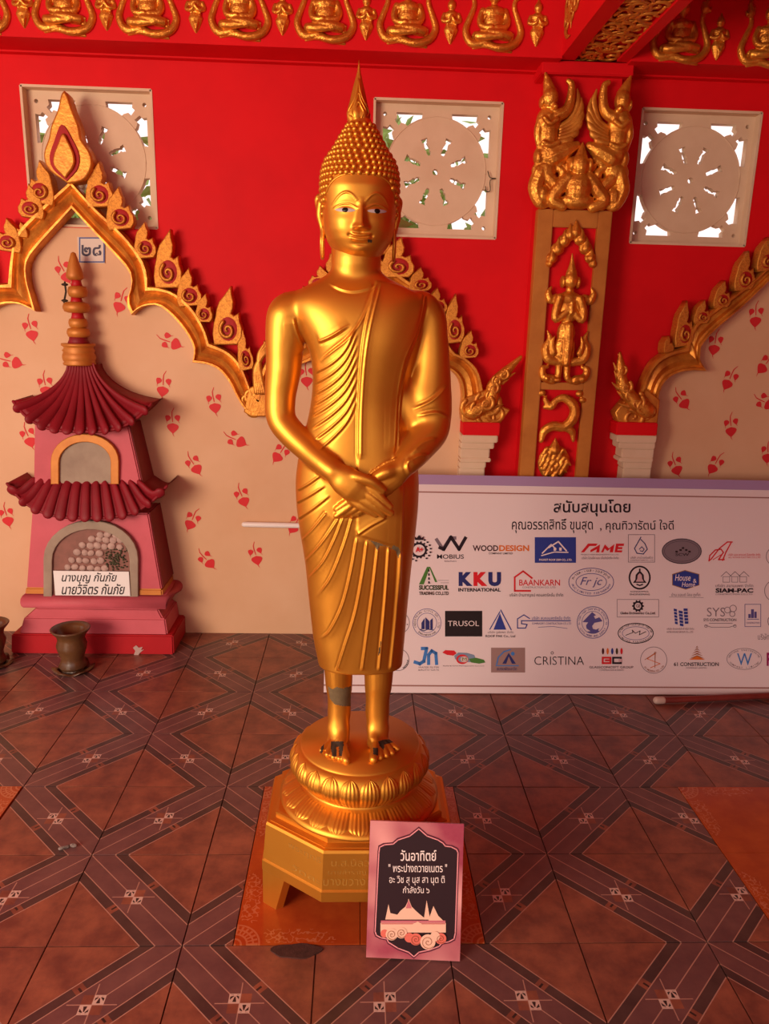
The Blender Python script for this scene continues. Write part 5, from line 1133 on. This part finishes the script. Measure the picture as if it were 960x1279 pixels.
def patch(name, xs_, zs_, mat, off, lab=None):
    """closed outline in face coordinates -> small shell lying on the face"""
    c = np.array([np.mean(xs_), np.mean(zs_)]); v = []; n = len(xs_); f = []
    for r in (0., .4, .75, 1.):
        for x, z in zip(xs_, zs_):
            p = c+(np.array([x, z])-c)*r; v.append((hc.x+p[0], YS+float(hsurf(p[0], p[1], off*(1 if r < 1 else .2))), hc.z+p[1]))
    for k in range(3):
        for i in range(n): f.append((k*n+i, k*n+(i+1) % n, (k+1)*n+(i+1) % n, (k+1)*n+i))
    return put(name, mesh(name, v, f, True), mat, head, label=lab)
EYEW = flat((.45, .36, .36), .4); EYEB = flat((.006, .004, .004), .3)
for s in (-1, 1):
    t = np.linspace(0, 2*PI, 28, endpoint=False); ex = .0215*np.cos(t); ez = np.where(np.sin(t) > 0, .0042, .0052)*np.sin(t)*np.abs(np.sin(t))**.15+.0012*np.cos(t)
    patch('eye_white', s*(.0345+ex), FZ(ez-.0005), EYEW, .0012); patch('pupil', s*.0345+.0072*np.cos(t), FZ(.0056*np.sin(t)-.0008), EYEB, .0022)
patch('chipped_lip', .020+.005*np.cos(t), FZ(-.0685+.0035*np.sin(t)+.001*np.sin(3*t)), DARKW, .0006, 'dark chipped spot beside the mouth')
for s in (-1, 1):                                     # long-lobed ears
    e = [tube([(hc.x+s*(.081+q[0]*.8), YS+.012+q[1], hc.z+q[2]) for q in pts], rd, 10, 1.0, (1, 0, 0), 5) for pts, rd in
         (([(.0, 0, -.028), (.010, .008, -.004), (.015, .012, .018), (.008, .004, .024), (.001, -.008, .012)], [.006, .0075, .0075, .006, .005]), ([(.004, .002, .010), (.008, .004, -.015), (.002, 0, -.04), (-.002, 0, -.062)], [.010, .009, .007, .006]),
          ([(-.001, -.004, -.045), (.0, -.010, -.075), (.0, -.004, -.1), (.001, .004, -.108)], [.005, .0042, .0045, .0045]), ([(.001, .008, -.045), (.004, .012, -.075), (.002, .006, -.1), (.001, .002, -.108)], [.005, .0042, .0045, .004]))]
    put('ear', remesh(e, .0018, 2), G_STAT, head)
# hair: rows of snail curls, then the flame finial
cur = []; cs = ell((0, 0, 0), (1, 1, 1), None, 8, 5)
z = -.052; row = 0
while z < .178:
    a, bF, bB = float(_sm(z, HA)), float(_sm(z, HF)), float(_sm(z, HB)); per = PI*(a+(bF+bB)/2); n = max(8, int(per/.0128))
    for k in range(n):
        t = 2*PI*(k+.5*(row % 2))/n; ct, s_ = math.cos(t), math.sin(t); e = 2/NE; x = a*math.copysign(abs(ct)**e, ct); y = (bB if s_ > 0 else bF)*math.copysign(abs(s_)**e, s_)
        zl = float(np.interp(abs(x), [0, .03, .05, .064, .074, .080, .0835], [.060, .059, .053, .042, .024, -.002, -.035]))
        if s_ < .12 and z < zl: continue
        r = .0066*(1 if z < .15 else .9)
        cur.append(([(hc.x+x+p[0]*r, YS+y+p[1]*r, hc.z+z+p[2]*r) for p in cs[0]], cs[1]))
    z += .0118 if z > .06 else .0125; row += 1
o = put('hair_curls', mesh('curls', *join(cur), True), G_STAT, head, kind='stuff')
HL = [(s, z) for s, z in [(-.0815, -.01), (-.076, .018), (-.066, .038), (-.05, .051), (-.025, .0575), (0, .058), (.025, .0575), (.05, .051), (.066, .038), (.076, .018), (.0815, -.01)]]
put('hairline', mesh('hairline', *tube([(hc.x+x, YS+float(hsurf(x, z)), hc.z+z) for x, z in HL], .0022, 8, 1, (0, 1, 0), 5), True), G_STAT, head)
fx = [(162, 434, 460), (158, 434.5, 460), (154, 436, 459.5), (150, 433.5, 461), (143, 433, 461.5), (135, 435, 459), (128, 437, 457.5), (120, 438.7, 456), (112, 440.5, 454.5), (105, 442.2, 453), (97, 444.3, 451.6), (90, 446, 450.3), (82, 447, 449.5), (75, 447.8, 448.7)]
v = []; f = []; nn_ = 28
for y, l_, r_ in fx:
    a, b = sp(l_, y), sp(r_, y); c = (a+b)/2; h = (b.x-a.x)/2; tw = (162-y)*.012
    for q in range(nn_):
        t = 2*PI*q/nn_; rr = h*(1+.10*math.cos(7*t+tw*3)*(1 if 95 < y < 152 else .1)); v.append((c.x+rr*math.cos(t), YS+rr*math.sin(t), c.z))
for i in range(len(fx)-1):
    for q in range(nn_): f.append((i*nn_+q, i*nn_+(q+1) % nn_, (i+1)*nn_+(q+1) % nn_, (i+1)*nn_+q))
f.append(tuple((len(fx)-1)*nn_+q for q in range(nn_)))
fin = put('flame_finial', mesh('finial', v, f, True), G_STAT, head)
for k, s in enumerate((1., .72, .45)):                # nested flame ridges on its face
    P = [(-.6, 150), (-.95, 143), (-.8, 134), (-.45, 124), (-.2, 112), (0, 100+k*9), (.2, 112), (.45, 124), (.8, 134), (.95, 143), (.6, 150)]
    L = []
    for x, y in P:
        y2 = 144+(y-144)*(s if y < 144 else 1); wd = np.interp(y2, [100, 120, 143, 152], [4, 8.4, 13.5, 12.5]); u = 447.3+x*s*wd; rr = wd/ppm(y2); dx = abs(x*s)*rr*.98
        q = sp(u, y2); L.append((q.x, YS-math.sqrt(max(0, rr*rr-dx*dx))-.0008, q.z))
    put('flame_ridge', mesh('ridge', *tube(L, .0022, 6, 1, (0, 1, 0), 4), True), G_STAT, fin)
head.matrix_local = Matrix.Translation(-WLOC[st.name]) @ Matrix.Translation((hc.x, YS, 0)) @ Matrix.Rotation(math.radians(3), 4, 'Z') @ Matrix.Translation((-hc.x, -YS, 0))
# --- pedestal
ped = put('pedestal', mesh('pedestal', *lathe([(.0, .27), (.205, .262), (.212, .268), (.213, .274), (.204, .281), (.195, .288), (.176, .302), (.157, .314), (.150, .318), (.153, .324), (.165, .337), (.177, .354), (.182, .370), (.180, .386), (.172, .402), (.163, .411), (.160, .412), (.156, .414), (.156, ZP), (.0, ZP)], (XS, YS, 0), 96), True), G_STAT, st)
m = ped.data; m.polygons.foreach_set('use_smooth', [True]*len(m.polygons))
def rprof(z, tb_): return float(np.interp(z, [p[1] for p in tb_], [p[0] for p in tb_]))
UP = [(.150, .318), (.153, .324), (.165, .337), (.177, .354), (.182, .370), (.180, .386), (.172, .402), (.165, .409)]
LW = [(.207, .276), (.195, .288), (.176, .302), (.157, .314)]
def petal(a0, half, tb_, z0, z1, down, thick):
    n, m_ = 12, 22; v = []; f = []
    for i in range(n+1):
        t = i/n; zz_ = z0+(z1-z0)*t; wd = half*math.sqrt(max(0, 1-max(0, (t-.5)/.5)**3.2)) if not down else half*math.sqrt(max(0, 1-max(0, (.5-t)/.5)**3.2))
        for j in range(m_+1):
            s = -1+2*j/m_; a = a0+s*wd; rid = .0013*math.cos(s*PI*5)*(1-.5*abs(s))*(1 if j % m_ else 0)+thick*(1-abs(s)**3)*math.sin(PI*min(1, max(0, .15+.7*t)))
            r = rprof(zz_, tb_)+rid+.0004; v.append((XS+r*math.cos(a), YS+r*math.sin(a), zz_))
    for i in range(n):
        for j in range(m_): f.append((i*(m_+1)+j, i*(m_+1)+j+1, (i+1)*(m_+1)+j+1, (i+1)*(m_+1)+j))
    return mesh('petal', v, f, True)
NP = 22
for k in range(NP):
    a = 2*PI*(k+.5)/NP-PI/2
    put('petal', petal(a, PI/NP*.98, UP, .321, .409, False, .005), G_STAT, ped)
    put('petal', petal(a+PI/NP, PI/NP*.98, LW, .278, .312, True, .005), G_STAT, ped)
def octa(r): return [(XS+sx_*r*a, YS+sy_*r*b) for sx_, sy_, a, b in ((-1, -1, .365, .89), (1, -1, .365, .89), (1, -1, 1, .42), (1, 1, 1, .42), (1, 1, .365, .89), (-1, 1, .365, .89), (-1, 1, 1, .42), (-1, -1, 1, .42))]
def octs(levels):
    v = []; f = []
    for r, z in levels: v += [(x, y, z) for x, y in octa(r)]
    for i in range(len(levels)-1):
        for k in range(8): f.append((i*8+k, i*8+(k+1) % 8, (i+1)*8+(k+1) % 8, (i+1)*8+k))
    f.append(tuple(range(8))[::-1]); f.append(tuple((len(levels)-1)*8+k for k in range(8))); return mesh('oct', v, f)
put('octagon_step', octs([(.230, .243), (.230, .246), (.216, .250), (.216, .266), (.210, .269)]), G_STAT, ped)
put('octagon_body', octs([(.246, .134), (.249, .138), (.241, .236), (.238, .243), (.226, .244)]), G_STAT, ped)
put('octagon_lip', octs([(.250, .102), (.252, .105), (.252, .132), (.247, .136)]), G_STAT, ped)
oc = octa(.251); LEGZ = .104
for k in (7, 2, 3, 6):                                # four corner legs, each bent round a corner of the octagon
    c = Vector((*oc[k], 0)); p_ = Vector((*oc[(k-1) % 8], 0)); q_ = Vector((*oc[(k+1) % 8], 0)); d1 = (p_-c).normalized(); d2 = (q_-c).normalized()
    inn = (Vector((XS, YS, 0))-c).normalized()*.02
    def prof(d, w0, w1): return [c+Vector((0, 0, LEGZ)), c+d*w1+Vector((0, 0, LEGZ)), c+d*w0, c.copy()]
    v = []; f = []
    for d in (d1, d2):
        q = prof(d, .045, .075); o = len(v); v += q+[x+inn for x in q]; f += [(o, o+1, o+2, o+3), (o+7, o+6, o+5, o+4), (o+1, o+5, o+6, o+2), (o+2, o+6, o+7, o+3), (o, o+4, o+5, o+1)]
    put('leg', mesh('leg', v, f), G_STAT, ped)
# scratched inscription on the front and front-left faces
INS = flat((.42, .20, .03), .5)
def engrave(body_, a, b, z0, z1, f0, f1):
    tm = text_mesh(body_, -.01); vv, ff = meshdata(tm); bpy.data.meshes.remove(tm); P = np.array(vv)[:, :2]; lo, hi = P.min(0), P.max(0); Q = (P-lo)/(hi-lo); v = []
    for s, t in Q:
        z_ = z0+(z1-z0)*t; r = np.interp(z_, [.138, .236], [.249, .241])+.0008; o8 = octa(r); A_ = Vector((*o8[a], 0)); B_ = Vector((*o8[b], 0)); q = A_.lerp(B_, f0+(f1-f0)*s); v.append((q.x, q.y, z_))
    put('inscription', mesh('ins', v, ff), INS, ped)
engrave('พระฤทธิ์', 7, 0, .203, .222, .42, .97); engrave('น.ส.นิลวรรณ', 0, 1, .203, .221, .12, .95); engrave('นายสำราญ', 0, 1, .178, .194, .08, .60); engrave('วัดละ', 7, 0, .150, .166, .5, .97); engrave('บางขวาง จ. ก.', 0, 1, .150, .168, .02, .95)
# ================================================================== OUTSIDE, seen through the wheel panels
LG = mottled('tree_leaf', (.30, .48, .10), (.20, .36, .07), 3, .6, 0, 0); BK = mottled('tree_bark', (.13, .09, .06), (.08, .06, .04), 9, .9, 0, .3)
def tree(lab, x, y, h, r, n, sd_):
    t = thing('garden_tree', lab, 'tree', (x, y, -.13), 'trees behind the wall'); q = random.Random(sd_)
    put('trunk', mesh('trunk', *tube([(0, 0, 0), (.03, .02, h*.5), (-.02, 0, h)], [.09, .07, .03], 10, 1, (0, 1, 0), 4), True), BK, t, False)
    v = []; f = []
    for k in range(n):
        a = q.gauss(0, .5)*r; b = q.gauss(0, .5)*r; c = h+q.gauss(0, .45)*r; e = Euler((q.uniform(0, 6), q.uniform(0, 6), q.uniform(0, 6))).to_matrix(); s = q.uniform(.05, .10); o = len(v)
        for p in ((0, -1, 0), (.45, 0, .08), (0, 1.2, 0), (-.45, 0, .08)): w = e @ Vector(p)*s; v.append((a+w.x, b+w.y, c+w.z))
        f += [(o, o+1, o+2), (o, o+2, o+3)]
    o = put('foliage', mesh('foliage', v, f), LG, t, False, kind='stuff')
tree('leafy green tree glimpsed through the lower left window cut-outs', -2.3, 6.4, 2.0, 1.0, 1500, 1); tree('leafy green tree glimpsed through the window beside the statue head', .2, 6.6, 2.3, .9, 1300, 2)
